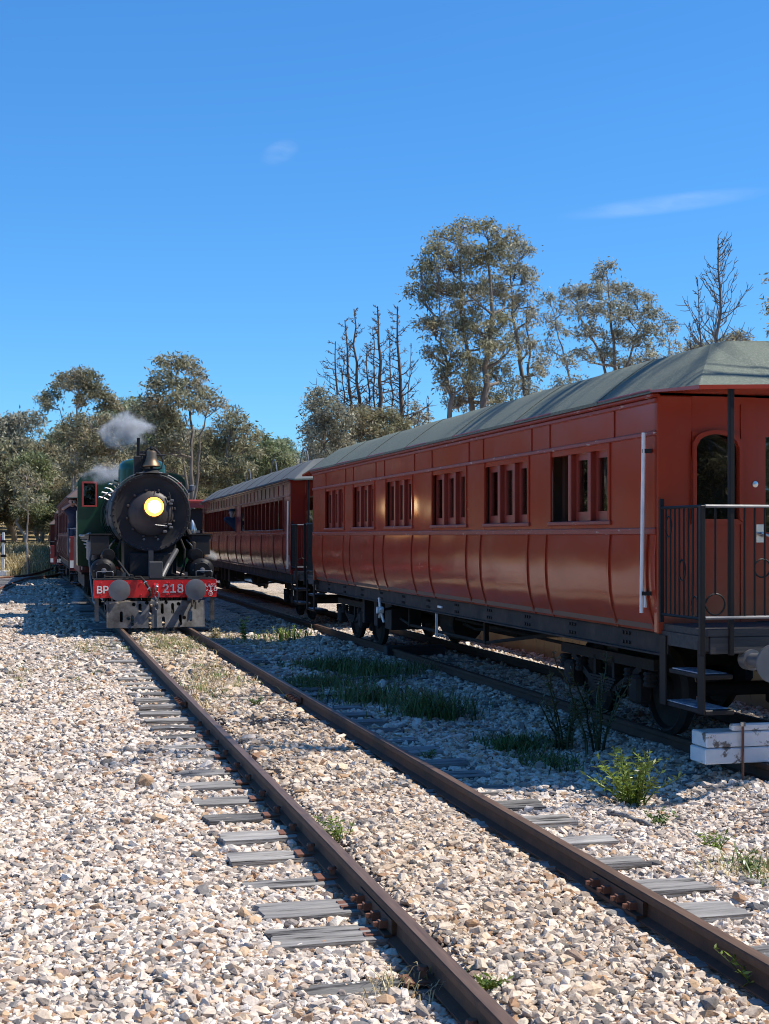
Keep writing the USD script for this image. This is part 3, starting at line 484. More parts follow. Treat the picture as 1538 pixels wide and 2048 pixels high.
    for e, sg in ((0.0, -1), (L, 1)):
        b = MB(); o0 = full; m = len(o0); kL = 4; kR = m-5
        top = np.column_stack([o0[:, 0], np.full(m, e+sg*.012), o0[:, 1]+.004]); cl, cr = np.array([-HW-.04, e+sg*ov, zc-.055]), np.array([HW+.04, e+sg*ov, zc-.055])
        v = list(top[:kL+1])+[cl]; b.add(v, [[i, i+1, kL+1] for i in range(kL)])
        v = list(top[kR:])+[cr]; b.add(v, [[i, i+1, len(v)-1] for i in range(len(v)-2)])
        ed = [cl+(cr-cl)*f+np.array([0, 0, .03*math.sin(math.pi*f)]) for f in np.linspace(0, 1, kR-kL+1)]
        v = list(top[kL:kR+1])+ed; c = kR-kL; b.add(v, [[i, i+1, c+2+i] for i in range(c)]+[[i, c+2+i, c+1+i] for i in range(c)])
        b.build('roof_hip', M[roof], t)
        b = MB(); dn = np.array([0, 0, -.03]); ee = np.array(ed); b.add(np.vstack([ee, ee+dn]), [[i, i+1, c+2+i] for i in range(c)]+[[i, c+2+i, c+1+i] for i in range(c)])
        lo = [top[0], cl]; 
        for a_, b_ in ((top[0], cl), (top[-1], cr)): b.add([a_, b_, b_+dn, a_+dn*.6], [[0, 1, 2, 3]])
        b.add(np.vstack([[top[0]+dn*.6], ee+dn, [top[-1]+dn*.6]]), [[0, i, i+1] for i in range(1, c+2)]); b.build('canopy_edge', PN if detail > 1 else M['felt'], t)
    # underframe
    if detail > 0:
        for su in (-1, 1):
            b = MB(); u0 = su*1.075; b.box((u0, -.0, .735), (u0-su*.012, L, .905)); b.box((u0+su*.035, 0, .735), (u0-su*.012, L, .750)); b.box((u0+su*.0, 0, .895), (u0-su*.06, L, .907)); sb = b.build('sole_bar', M['frame'], t)
            if su < 0 and detail > 1:
                for v_ in np.arange(.75, L, 1.15):
                    for dv in (-.06, 0, .06):
                        for z in (.79, .865):
                            MB().lathe([(0, .012), (.013, .010), (.016, 0)], (u0, v_+dv, z), (su, 0, 0), 8).build('bolt', M['black'], sb)
        for vb in (1.65, L-1.65):
            for dv in (-.72, .72):
                for su in (-1, 1):
                    MB().lathe([(.09, -.03), (.12, -.03), (.13, -.02), (.30, -.012), (.33, -.05), (.365, -.05), (.375, .02), (.335, .06), (.32, .055), (.30, .015), (.13, .03), (.12, .06), (0, .06)], (su*.60, vb+dv, .365), (su, 0, 0), 28).build('wheel', M['dirty'], t, smooth=35)
                MB().tube([(-.6, vb+dv, .365), (.6, vb+dv, .365)], .06, 10).build('axle', M['dirty'], t)
            for su in (-1, 1):
                b = MB(); b.bar((su*.86, vb-1.0, .60), (su*.86, vb+1.0, .60), .05, .09); b.bar((su*.86, vb-.75, .56), (su*.86, vb-.25, .34), .04, .06); b.bar((su*.86, vb+.75, .56), (su*.86, vb+.25, .34), .04, .06); b.bar((su*.86, vb-.26, .335), (su*.86, vb+.26, .335), .05, .05)
                b.bar((su*.86, vb-.2, .33), (su*.86, vb-.2, .60), .05, .05); b.bar((su*.86, vb+.2, .33), (su*.86, vb+.2, .60), .05, .05); b.build('bogie_frame', M['dirty'], t)
                for dv in (-.72, .72):
                    MB().box((su*.79, vb+dv-.10, .26), (su*.94, vb+dv+.10, .50), .03).build('axlebox', M['dirty'], t)
                    for k in (-1, 1): MB().lathe([(.0, 0), (.055, 0), (.062, .02), (.05, .04), (.062, .06), (.05, .08), (.062, .10), (.05, .12), (0, .12)], (su*.87, vb+dv+k*.19, .42), (0, 0, 1), 12).build('coil_spring', M['dirty'], t)
                for k in range(5): MB().box((su*.80, vb-.28+.03*k, .40-.025*k), (su*.90, vb+.28-.03*k, .42-.025*k)).build('leaf_spring', M['dirty'], t)
                for dv in (-.34, .34): MB().box((su*.52, vb+dv-.05, .18), (su*.68, vb+dv+.05, .5), .02).build('brake_block', M['dirty'], t)
            MB().box((-.8, vb-.12, .50), (.8, vb+.12, .70)).build('bolster', M['dirty'], t)
        for su in (-.85, .85):
            q1, q2 = L*.38, L*.62; b = MB(); b.tube([(su, 2.7, .72), (su, q1, .46), (su, q2, .46), (su, L-2.7, .72)], .02, 6)
            for q_ in (q1, q2): b.bar((su, q_, .44), (su, q_, .74), .05, .05)
            b.build('truss_rod', M['dirty'], t)
        b = MB(); b.tube([(-.5, 3.0, .55), (-.5, L-3, .62)], .018, 6); b.tube([(-.2, 3.0, .68), (-.45, L*.5, .50), (-.2, L-3, .66)], .02, 6); b.build('brake_rod', M['dirty'], t)
        MB().lathe([(0, 0), (.2, 0), (.22, .03), (.22, .5), (.2, .53), (0, .53)], (-.35, L*.55, .52), (0, 1, 0), 20).build('vacuum_cylinder', M['dirty'], t, smooth=35)
        for v0, v1 in ((L*.66, L*.66+.35), (L*.72, L*.72+.2), (L*.78, L*.78+.12)): MB().box((-.98, v0, .36), (-.55, v1, .735), .01).build('equipment_box', M['frame'], t)
        b = MB(); b.box((.0, L*.48, .40), (.75, L*.76, .735), .02); b.build('battery_box', M['dirty'], t)
    return t

def sv(x): return on_side(x, T2-HW)                     # distance along the track at which the near side shows at column x
s0 = 9.586; L1 = 13.1; V = lambda x: sv(x)-s0
sets1 = sorted([(V(b), V(a)) for a, b in ((650.7, 688.4), (706, 749.5), (771.7, 825), (864, 933), (969.3, 1058), (1101.6, 1219.5))])
bat1 = sorted(V(x) for x in (646.8, 688, 701, 749, 768, 825, 860, 934, 962.5, 1057.5, 1094, 1221, 1296))
fr1 = sorted(V(x) for x in (652, 691, 706.6, 752, 769, 829, 864, 938, 966.7, 1063.5, 1099.7, 1228.5))
car1 = carriage('railway_carriage', 'nearest red wooden carriage with six sets of three windows and a balcony end', 'railway carriage', W(s0, T2), TH, L1, sets1, [3]*6, bat1, 'red', fr1, 2, open_slots=((0, 2),))
# hand pole with its brackets, and the brake wheel, on the near carriage
def part_at(*a): return np.array(a, float)
b = MB(); b.tube([(-HW-.06, .10, 2.44), (-HW-.06, .14, 1.06)], .016, 8); hp = b.build('hand_pole', M['white'], car1)
for z in (2.30, 1.21): MB().bar((-HW-.07, .11, z), (-HW, .08, z), .03, .03).build('pole_bracket', M['black'], hp)
MB().box((-HW-.02, .15, 1.10), (-HW-.008, .23, 1.32)).build('hinge_plate', M['white'], car1)
bw = MB(); vv = V(768); c = np.array([-1.22, vv, .655])
for a in (1.45, 3.0, 4.45, 5.6): bw.bar(c, c+.17*np.array([.25*math.cos(a*1.3), math.cos(a), math.sin(a)]), .03, .03, ch=.006)
bw.lathe([(0, .04), (.045, .035), (.045, -.05), (0, -.05)], c, (1, 0, 0), 12); bw.build('brake_handwheel', M['white'], car1)
MB().tube([c, c+[.5, .3, .05]], .02, 6).build('brake_shaft', M['dirty'], car1)
MB().bar((-1.1, V(862), .46), (-1.1, V(862), .73), .025, .025).build('label_rod', M['white'], car1); MB().box((-1.092, V(870), .80), (-1.076, V(862), .825)).build('number_plate', M['white'], car1)

th2 = math.atan(.2215); c2, sn2 = math.cos(th2), math.sin(th2)
A2 = np.array([-1.80, 26.3, 0.0]); O2 = A2+np.array([c2, sn2, 0])*HW
def V2(x): dx = (x-CX)/F; a = A2; k = (a[0]*c2+a[1]*sn2)/(dx*c2+sn2); return (dx*k-a[0])*-sn2+(k-a[1])*c2
sets2 = sorted([(V2(472), V2(409.5)), (V2(566.5), V2(482))])
fr2 = [sets2[0][0]+k*(sets2[0][1]-sets2[0][0])/11 for k in range(12)]+[sets2[1][0]+k*(sets2[1][1]-sets2[1][0])/12 for k in range(13)]
car2 = carriage('railway_carriage', 'second red carriage with two long rows of narrow open windows', 'railway carriage', O2, th2, V2(405), sets2, [11, 12], sorted(V2(x) for x in (424, 438.6, 455, 472, 482.5, 502, 523.5, 548, 566.5)), 'red2', fr2, 1, sash=False, roof='felt_old', open_slots=tuple((g, k) for g in range(2) for k in range(12)))
MB().tube([(-HW-.05, .0, 2.32), (-HW-.05, .05, 1.02)], .016, 8).build('hand_pole', M['white'], car2)
MB().box((-HW-.025, .16, 1.05), (-HW-.010, .24, 1.28)).build('hinge_plate', M['white'], car2)
for v_ in (3.4, 8.2, 13.5):
    aa = np.linspace(.1, math.pi-.1, 12); MB().tube([(-.35, v_+.55*math.cos(a), 3.14+.42*math.sin(a)) for a in aa], .014, 6).build('roof_pipe', M['steel'], car2)

# ---------------------------------------------------------------- steam engine
from shapely.geometry import Polygon, Point, box as sbox
SF = 24.9
E = thing('steam_locomotive', 'green and black steam engine with lit headlight and red buffer beam', 'steam engine', W(SF, T1), TH)
ZB = 2.09
def eb(name, lo, hi, m, ch=0.0, par=None): return MB().box(lo, hi, ch).build(name, M[m], par or E)
bm = eb('buffer_beam', (-1.09, 0, .545), (1.09, .06, .865), 'beam', .006)
eb('beam_plate', (-1.09, .06, .545), (1.09, .5, .56), 'frame'); eb('front_deck', (-1.07, .0, .866), (1.07, 1.0, .885), 'smoke')
for u in (-.96, -.50, -.26, .20, .24, .47, .97):
    for z in (.60, .81): MB().lathe([(0, -.014), (.012, -.011), (.017, 0)], (u, 0, z), (0, 1, 0), 10).build('rivet', M['beam'], bm)
def letter(text, h, u, z, m, bold=True, y=-.003, sx=1.0, dep=.003, par=bm):
    t = meshkit.text_mesh(text, h, dep, bold); v = t.vertices.copy(); v[:, 0] *= sx
    MB().add(np.column_stack([u+v[:, 0], y-v[:, 2], z+v[:, 1]]), t.faces[:, ::-1]).build('lettering', M[m], par)
simple('letter_white', (0.78, 0.76, 0.74), 0.4); simple('letter_grey', (0.30, 0.30, 0.36), 0.4)
letter('BP', .125, -1.045, .635, 'letter_white')
letter('218', .150, .108, .632, 'letter_white', y=-.002, sx=.98); letter('218', .150, .108, .632, 'letter_grey', bold=False, y=-.0055, sx=.98, dep=.002)
letter('CLASS', .055, .835, .735, 'letter_white', False, sx=1.0); letter('C16', .095, .842, .655, 'letter_white', False, sx=1.05)
letter('M', .04, .965, .590, 'letter_white', False)
aa = np.linspace(0, 2*np.pi, 25); MB().tube([(.984+.036*math.cos(a), -.004, .608+.036*math.sin(a)) for a in aa], .0045, 5, False).build('lettering_ring', M['letter_white'], bm)
for su in (-1, 1):
    MB().lathe([(0, -.485), (.12, -.478), (.186, -.462), (.188, -.445), (.18, -.435), (.07, -.36), (.062, -.36), (.062, -.12), (.10, -.11), (.105, -.02), (.13, -.015), (.13, 0)], (su*.665, 0, .70), (0, 1, 0), 36).build('buffer', M['steel'], E, smooth=30)
    b = MB(); b.tube([(su*1.03, .15, .87), (su*1.03, .15, 1.0), (su*1.01, .15, 1.015), (su*.76, .15, 1.015), (su*.74, .15, 1.0), (su*.74, .15, .87)], .011, 6); b.build('deck_handrail', M['steel'], E)
    eb('lamp_bracket', (su*.55-.028, .05, .87), (su*.55+.028, .075, 1.0), 'grey_iron')
    eb('guard_iron', (su*1.03-.035, .09, .13), (su*1.03+.035, .12, .54), 'pilot'); 
    eb('lamp_iron', (su*.89-.012, .1, .87), (su*.89+.012, .12, .96), 'grey_iron')
# coupling, hoses, wheel-shaped valve
b = MB(); b.box((-.055, -.10, .60), (.055, .0, .80), .02); b.build('draw_gear_plate', M['beam'], E)
b = MB(); b.tube([(0, -.02, .70), (0, -.20, .71), (0, -.27, .76), (0, -.26, .81)], [.035, .034, .028, .018], 8); b.build('coupling_hook', M['bright'], E)
b = MB()
for k in range(3):
    aa = np.linspace(0, 2*np.pi, 13); z0 = .60-.10*k; b.tube([((.035*math.cos(a) if k % 2 == 0 else .012*math.cos(a)), -.24+(.0 if k % 2 == 0 else .03*math.cos(a))+.02*k, z0+.065*math.sin(a)) for a in aa], .013, 6, False)
b.build('chain_link', M['steel'], E, kind='stuff')
b = MB(); b.tube([(-.36, -.01, .92), (-.27, -.03, .92), (-.20, -.07, .84), (-.14, -.13, .74), (-.11, -.16, .66)], [.017, .02, .024, .026, .026], 8); b.tube([(-.11, -.16, .66), (-.10, -.16, .60), (-.14, -.14, .56)], .018, 8); b.build('brake_hose', M['dirty'], E)
for k, (u, y, z) in enumerate(((-.19, -.08, .82), (-.13, -.14, .71))): MB().lathe([(.03, -.012), (.034, 0), (.03, .012)], (u, y, z), (.5, -.4, -.7), 12).build('hose_clamp', M['bright'], E)
b = MB(); b.tube([(-.83, -.30, .475), (-.52, -.30, .500)], .012, 6); b.lathe([(0, -.02), (.03, -.015), (.03, .015), (0, .02)], (-.68, -.31, .487), (0, 1, 0), 10); b.build('valve_handle', M['bright'], E)
b = MB(); b.tube([(.62, -.02, .55), (.63, -.18, .50), (.63, -.26, .40)], .02, 8); b.tube([(.70, -.02, .55), (.70, -.15, .46), (.69, -.18, .34)], .017, 8); b.build('air_hose', M['dirty'], E)
MB().lathe([(0, -.02), (.02, -.015), (.02, .02)], (.81, -.05, .53), (0, 1, 0), 10).build('hose_tap', M['bright'], E)
# pilot: two slightly swept plates with slots
def pilot_half(su):
    pl = sbox(0, .02, .865, .50)
    for u, z in ((.10, .36), (.29, .36), (.62, .22), (.43, .15), (.12, .12)):
        pl = pl.difference(sbox(u-.028, z-.07, u+.028, z+.07).union(Point(u, z-.07).buffer(.028)).union(Point(u, z+.07).buffer(.028)))
    for u, z in ((.50, .19), (.40, .44), (.17, .47)): pl = pl.difference(Point(u, z).buffer(.034))
    k = np.array([su*.985, .17, 0]); n = np.array([0, .20, 1.0]); n /= np.linalg.norm(n); o = np.array([0, -.26, 0])
    b = MB(); b.prism(pl, o, k, n, .018); b.build('pilot_plate', M['pilot'], E)
    b = MB(); p = o+k*.865; b.bar(p+n*.02, p+n*.50, .03, .04); b.bar(p+n*.44, p+n*.44+[0, .5, .02], .03, .04); b.build('pilot_bracket', M['pilot'], E)
pilot_half(-1); pilot_half(1)
# smokebox, boiler, chimney, dome, bell, headlight
MB().lathe([(.66, .97), (.715, .95), (.735, .97), (.735, 1.05), (.72, 1.06), (.72, 2.2), (.0, 2.2)], (0, 0, ZB), (0, 1, 0), 72).build('smokebox', M['smoke'], E, smooth=30)
fr = MB().lathe([(.0, 1.02), (.50, 1.01), (.60, 1.00), (.655, .985), (.665, .965), (.70, .953), (.715, .95)], (0, 0, ZB), (0, 1, 0), 72).build('front_plate', M['smoke'], E, smooth=40)
for k in range(36):
    a = k/36*2*np.pi+.08; MB().lathe([(0, -.022), (.011, -.020), (.016, 0)], (.688*math.cos(a), .956, ZB+.688*math.sin(a)), (0, 1, 0), 8).build('rivet', M['smoke'], fr)
    if k % 2 == 0: MB().lathe([(0, .02), (.012, .016), (.016, 0)], (.734*math.cos(a), 1.01, ZB+.734*math.sin(a)), (math.cos(a), 0, math.sin(a)), 8).build('rivet', M['smoke'], fr)
DZ = -.02
dr = MB().lathe([(0, .86), (.12, .863), (.25, .885), (.34, .92), (.395, .955), (.42, .985), (.425, 1.01)], (0.0, 0, ZB+DZ), (0, 1, 0), 64).build('smokebox_door', M['door'], E, smooth=40)
for k in range(12):
    a = k/12*2*np.pi+.2; p = np.array([.445*math.cos(a), .985, ZB+DZ+.445*math.sin(a)]); b = MB(); b.box(p-[.022, .04, .022], p+[.022, .02, .022], .008); b.build('door_clamp', M['door'], dr)
HL = np.array([.035, 0, ZB+.10])
b = MB(); b.lathe([(.15, .93), (.185, .90), (.190, .79), (.200, .775), (.200, .755), (.17, .75)], HL, (0, 1, 0), 40); b.bar(HL+[0, .80, .21], HL+[.02, .80, .30], .02, .02); b.build('headlight_shell', M['door'], E, smooth=35)
M['lamp'] = usdkit.material(stage, LK+'headlight_glow', {'e': ('emission', {'color': (1.0, 0.78, 0.46), 'strength': 5.0})}, (), surface='e.emission')
M['lamp_rim'] = usdkit.material(stage, LK+'headlight_rim_glow', {'e': ('emission', {'color': (1.0, 0.36, 0.06), 'strength': 3.2})}, (), surface='e.emission')
ln = MB().lathe([(0, .60), (.06, .604), (.10, .614), (.122, .624)], HL, (0, 1, 0), 32).build('headlight_lens', M['lamp'], E, smooth=True)
MB().lathe([(.122, .624), (.145, .640), (.160, .660), (.178, .71), (.165, .755)], HL, (0, 1, 0), 32).build('lens_rim', M['lamp_rim'], ln, smooth=True)
b = MB(); b.tube([(.33, .93, ZB+.37), (.37, .90, ZB+.18), (.37, .90, ZB-.12), (.33, .93, ZB-.20), (.16, .88, ZB-.24)], .013, 6); b.build('lamp_conduit', M['smoke'], E)
for u, z in ((.36, .16), (.38, .22), (.34, -.22), (.36, -.28), (.26, -.26), (.25, -.36)): MB().box((u-.035, .88, ZB+z-.022), (u+.035, .96, ZB+z+.022), .01).build('conduit_box', M['steel'], E)
b = MB(); b.tube([(.24, .86, ZB-.25), (.05, .80, ZB-.235)], .011, 6); b.build('door_dart_handle', M['steel'], E)
for u in (-.13, .13): MB().lathe([(0, -.03), (.022, -.02), (.022, .02)], (u, .96, ZB-.50), (0, 1, 0), 10).build('front_lug', M['steel'], E)
for su in (-1, 1):
    aa = np.linspace(math.radians(25), math.radians(82), 10); MB().tube([(su*.78*math.cos(a), .98, ZB+.76*math.sin(a)) for a in aa], .011, 6).build('smokebox_handrail', M['steel'], E)
# boiler bands and cladding
MB().lathe([(.70, 2.2), (.70, 2.24), (.665, 2.25), (.665, 5.4), (.70, 5.8), (.70, 6.0)], (0, 0, ZB), (0, 1, 0), 64).build('boiler', M['green'], E, smooth=30)
for v in (2.3, 2.75, 3.4, 4.1, 4.8, 5.4): MB().lathe([(.667, v), (.684, v), (.684, v+.06), (.667, v+.06)], (0, 0, ZB), (0, 1, 0), 64).build('boiler_band', M['black'], E, smooth=30)
MB().lathe([(.26, 0), (.245, .05), (.20, .12), (.185, .2), (.178, .42), (.205, .46), (.215, .50), (.19, .505), (.17, .47), (.16, 0)], (-.04, 1.55, ZB+.66), (0, 0, 1), 40).build('chimney', M['smoke'], E, smooth=35)
MB().lathe([(.47, -.14), (.465, .34), (.45, .44), (.39, .52), (.24, .57), (0, .58)], (-.02, 2.85, ZB+.52), (0, 0, 1), 40).build('sand_dome', M['green'], E, smooth=35)
MB().lathe([(.42, -.1), (.36, .1), (.35, .34), (.30, .42), (.18, .47), (0, .48)], (0, 4.25, ZB+.50), (0, 0, 1), 40).build('steam_dome', M['green'], E, smooth=35)
MB().tube([(-.21, 1.25, ZB+1.05), (-.21, 1.25, ZB+1.40)], .03, 10).build('whistle_pipe', M['black'], E)
eb('turret_box', (-.30, 1.15, ZB+.62), (-.13, 1.30, ZB+1.06), 'smoke', .015)
b = MB(); b.box((-.28, .96, ZB+.705), (.32, 1.25, ZB+.735), .006); b.lathe([(.22, 0), (.18, .02), (.12, .06), (.10, .09), (0, .09)], (.02, 1.10, ZB+.73), (0, 0, 1), 28); b.build('bell_base', M['smoke'], E, smooth=35)
b = MB()
for su in (-1, 1): b.tube([(.02+su*.09, 1.1, ZB+.78), (.02+su*.19, 1.1, ZB+.84), (.02+su*.215, 1.1, ZB+.98), (.02+su*.17, 1.1, ZB+1.08), (.02+su*.06, 1.1, ZB+1.20), (.02, 1.1, ZB+1.205)], .017, 8)
b.tube([(-.20, 1.1, ZB+1.075), (.28, 1.1, ZB+1.075)], .02, 8); b.build('bell_yoke', M['smoke'], E)
MB().lathe([(.165, .0), (.168, .012), (.150, .05), (.118, .10), (.10, .16), (.096, .25), (.085, .28), (.04, .30), (0, .30)], (.02, 1.1, ZB+.86), (0, 0, 1), 36).build('bell', M['brass'], E, smooth=35)
MB().lathe([(0, -.06), (.025, -.05), (.028, 0), (.01, .03), (.01, .2)], (.02, 1.1, ZB+.85), (0, 0, 1), 12).build('bell_clapper', M['dirty'], E)
MB().lathe([(.02, 0), (.035, .03), (.02, .08), (0, .09)], (.02, 1.1, ZB+1.16), (0, 0, 1), 12).build('bell_finial', M['black'], E)
# saddle, frames, stays, cylinders, running boards
eb('saddle', (-.48, 1.10, .90), (.48, 2.0, 1.55), 'smoke', .03); eb('saddle_front', (-.40, .98, .90), (.40, 1.10, 1.34), 'smoke', .02); eb('frame_plate', (-.42, .06, .56), (-.38, 6.2, .95), 'frame'); eb('frame_plate', (.38, .06, .56), (.42, 6.2, .95), 'frame')
eb('saddle_rib', (-.05, .90, .90), (.04, .98, 1.38), 'grey_iron'); eb('step_box', (-.11, .02, .886), (.13, .22, 1.19), 'grey_iron', .012)
MB().tube([(.46, .90, 1.38), (.25, .35, 1.12), (.12, .12, .90)], .05, 10).build('frame_stay', M['grey_iron'], E); MB().tube([(-.70, .95, 1.32), (-.42, .30, .89)], .022, 8).build('frame_stay', M['smoke'], E)
for su in (-1, 1):
    eb('front_drop_plate', (su*1.10, .98, 1.30), (su*.76, 1.05, 1.66), 'smoke', .01); rb = eb('running_board', (su*1.14, .96, 1.66), (su*.70, 6.0, 1.69), 'black', .006)
    b = MB(); b.lathe([(0, .42), (.14, .425), (.155, .44), (.20, .46), (.225, .50), (.225, .56), (.205, .58), (.205, 1.25), (.225, 1.27), (.225, 1.32), (0, 1.33)], (su*.89, 0, 1.02), (0, 1, 0), 32); b.build('cylinder', M['black'], E, smooth=35)
    MB().lathe([(0, .52), (.11, .53), (.12, .56), (.12, 1.2), (0, 1.21)], (su*.80, 0, 1.30), (0, 1, 0), 24).build('valve_chest', M['black'], E, smooth=35)
    for v, r in ((2.2, .40), (3.6, .53), (4.9, .53)):
        w_ = MB(); w_.lathe([(r-.07, -.055), (r-.005, -.05), (r, .05), (r+.025, .06), (r+.02, .07), (r-.07, .06)], (su*.57, v, r+.0), (su, 0, 0), 36); w = w_.build('driving_wheel', M['black'], E, smooth=35)
        b = MB(); b.lathe([(0, -.06), (.10, -.06), (.10, .06), (0, .06)], (su*.57, v, r), (su, 0, 0), 16)
        for k in range(12): a = k/12*2*np.pi; b.bar((su*.57, v+.09*math.cos(a), r+.09*math.sin(a)), (su*.57, v+(r-.06)*math.cos(a), r+(r-.06)*math.sin(a)), .035, .05, (1, 0, 0))
        b.build('spokes', M['black'], w)
    MB().bar((su*.72, 3.6, .38), (su*.72, 4.9, .38), .05, .10).build('coupling_rod', M['steel'], E); MB().bar((su*.80, 1.3, 1.0), (su*.76, 3.6, .42), .05, .08).build('connecting_rod', M['steel'], E)
    MB().lathe([(.30, -.03), (.33, -.03), (.33, .06), (.35, .07), (.27, .07), (.26, 0), (0, .02)], (su*.57, .95, .33), (su, 0, 0), 28).build('pony_wheel', M['black'], E, smooth=35)
    aa = np.linspace(0, math.pi, 12)
    b = MB(); b.add([(su*(.98 if k else .70), 3.6+.62*math.cos(a), 1.02+.62*math.sin(a)) for a in aa for k in (0, 1)], [[2*i, 2*i+1, 2*i+3, 2*i+2] for i in range(11)]); b.build('splasher', M['green'], E, smooth=True)
# pipes along the left of the boiler, injector, air pump
for k, (z, u) in enumerate(((1.52, -.98), (1.60, -1.02), (1.70, -1.08), (1.45, -.95))): MB().tube([(u, 1.3+.2*k, z), (u-.02, 2.4, z-.02), (u-.05, 3.6, z-.05), (u-.06, 5.6, z-.04)], .022, 8).build('side_pipe', M['steel'], E)
MB().tube([(-1.05, 1.5, 1.45), (-1.10, 1.35, 1.2), (-1.08, 1.1, .8), (-1.05, .7, .45), (-1.0, .4, .40)], .025, 8).build('drain_pipe', M['steel'], E)
MB().lathe([(0, 0), (.13, .02), (.14, .06), (.14, .36), (.11, .40), (0, .41)], (-1.0, 1.9, 1.18), (0, 0, 1), 20).build('air_pump', M['steel'], E, smooth=35)
for k in range(6):
    a = math.radians(118+k*7.5); MB().tube([(.70*math.cos(a), 3.0+.12*k, ZB+.70*math.sin(a)), (.80*math.cos(a), 3.0+.12*k, ZB+.80*math.sin(a)), (.80*math.cos(a)-.10, 2.95+.12*k, ZB+.80*math.sin(a)+.02)], .02, 6).build('washout_plug', M['bright'], E)
for k, v in enumerate((2.45, 2.9, 3.3)):
    aa = np.linspace(math.radians(100), math.radians(200), 12); MB().tube([((.70)*math.cos(a), v, ZB+.70*math.sin(a)) for a in aa], .013, 6).build('boiler_pipe', M['steel'], E)
MB().tube([(.74, 1.7, ZB+.40), (.85, 1.6, ZB+.46)], .035, 8).build('clack_valve', M['steel'], E); MB().lathe([(0, 0), (.06, .01), (.06, .10), (0, .13)], (.83, 1.6, ZB+.42), (0, 0, 1), 12).build('clack_cap', M['steel'], E)
b = MB(); b.lathe([(0, 0), (.07, .02), (.09, .09), (.06, .19), (.02, .27), (0, .28)], (.80, 1.3, 1.68), (0, 0, 1), 16); b.build('side_lubricator', M['bright'], E, smooth=35)
MB().tube([(.70, 1.15, 1.75), (.80, 1.0, 1.50), (.74, .95, 1.2), (.86, .9, 1.05)], .05, 10).build('steam_pipe', M['dirty'], E)
for su in (-1, 1):
    for v0, z0, u0, m in ((1.02, 1.58, .66, 'grey_iron'), (1.10, 1.48, .60, 'dirty'), (1.02, 1.20, .70, 'grey_iron')):
        MB().tube([(su*u0, v0, z0), (su*(u0+.10), v0-.06, z0-.12), (su*(u0+.14), v0-.10, z0-.34), (su*(u0+.05), v0-.20, .94)], .016, 6).build('drain_pipe', M[m], E)
    for v in np.linspace(1.2, 5.6, 12): MB().lathe([(0, 0), (.014, .006), (.018, .02)], (su*1.12, v, 1.65), (0, 0, 1), 6).build('running_board_bolt', M['grey_iron'], E)
    MB().bar((su*1.12, 1.1, 1.62), (su*1.12, 5.8, 1.62), .02, .07).build('valance', M['black'], E)
    for z in (.94, 1.10):
        for a in np.linspace(0, 2*np.pi, 9)[:-1]: MB().lathe([(0, -.016), (.012, -.013), (.015, 0)], (su*.89+.17*math.cos(a), .448, 1.02+.17*math.sin(a)), (0, 1, 0), 6).build('cylinder_bolt', M['grey_iron'], E) if z < 1 else None
    MB().lathe([(0, .36), (.04, .37), (.05, .42), (.06, .44)], (su*.89, 0, 1.02), (0, 1, 0), 14).build('piston_gland', M['steel'], E)
    MB().tube([(su*.55, .98, ZB-.50), (su*.62, .92, 1.40), (su*.60, .86, 1.1), (su*.50, .6, .92)], .02, 6).build('exhaust_pipe', M['dirty'], E)
for u in np.linspace(-.36, .36, 7):
    for z in (.96, 1.28): MB().lathe([(0, -.014), (.011, -.011), (.015, 0)], (u, .98, z), (0, 1, 0), 6).build('saddle_rivet', M['smoke'], E)
b = MB(); b.tube([(-.9, .03, .93), (-.5, .03, .91), (.4, .04, .905), (.9, .03, .92)], .014, 6); b.build('beam_air_pipe', M['dirty'], E)
for a in (35, 62, 118, 145): MB().lathe([(0, 0), (.02, .004), (.024, .04), (0, .05)], (.735*math.cos(math.radians(a)), 1.3, ZB+.735*math.sin(math.radians(a))), (math.cos(math.radians(a)), 0, math.sin(math.radians(a))), 8).build('handrail_knob', M['steel'], E)
MB().tube([(.735*math.cos(math.radians(150)), 1.0, ZB+.78*math.sin(math.radians(150))), (-.70, 3.0, ZB+.40), (-.69, 5.7, ZB+.38)], .014, 6).build('boiler_handrail', M['steel'], E)
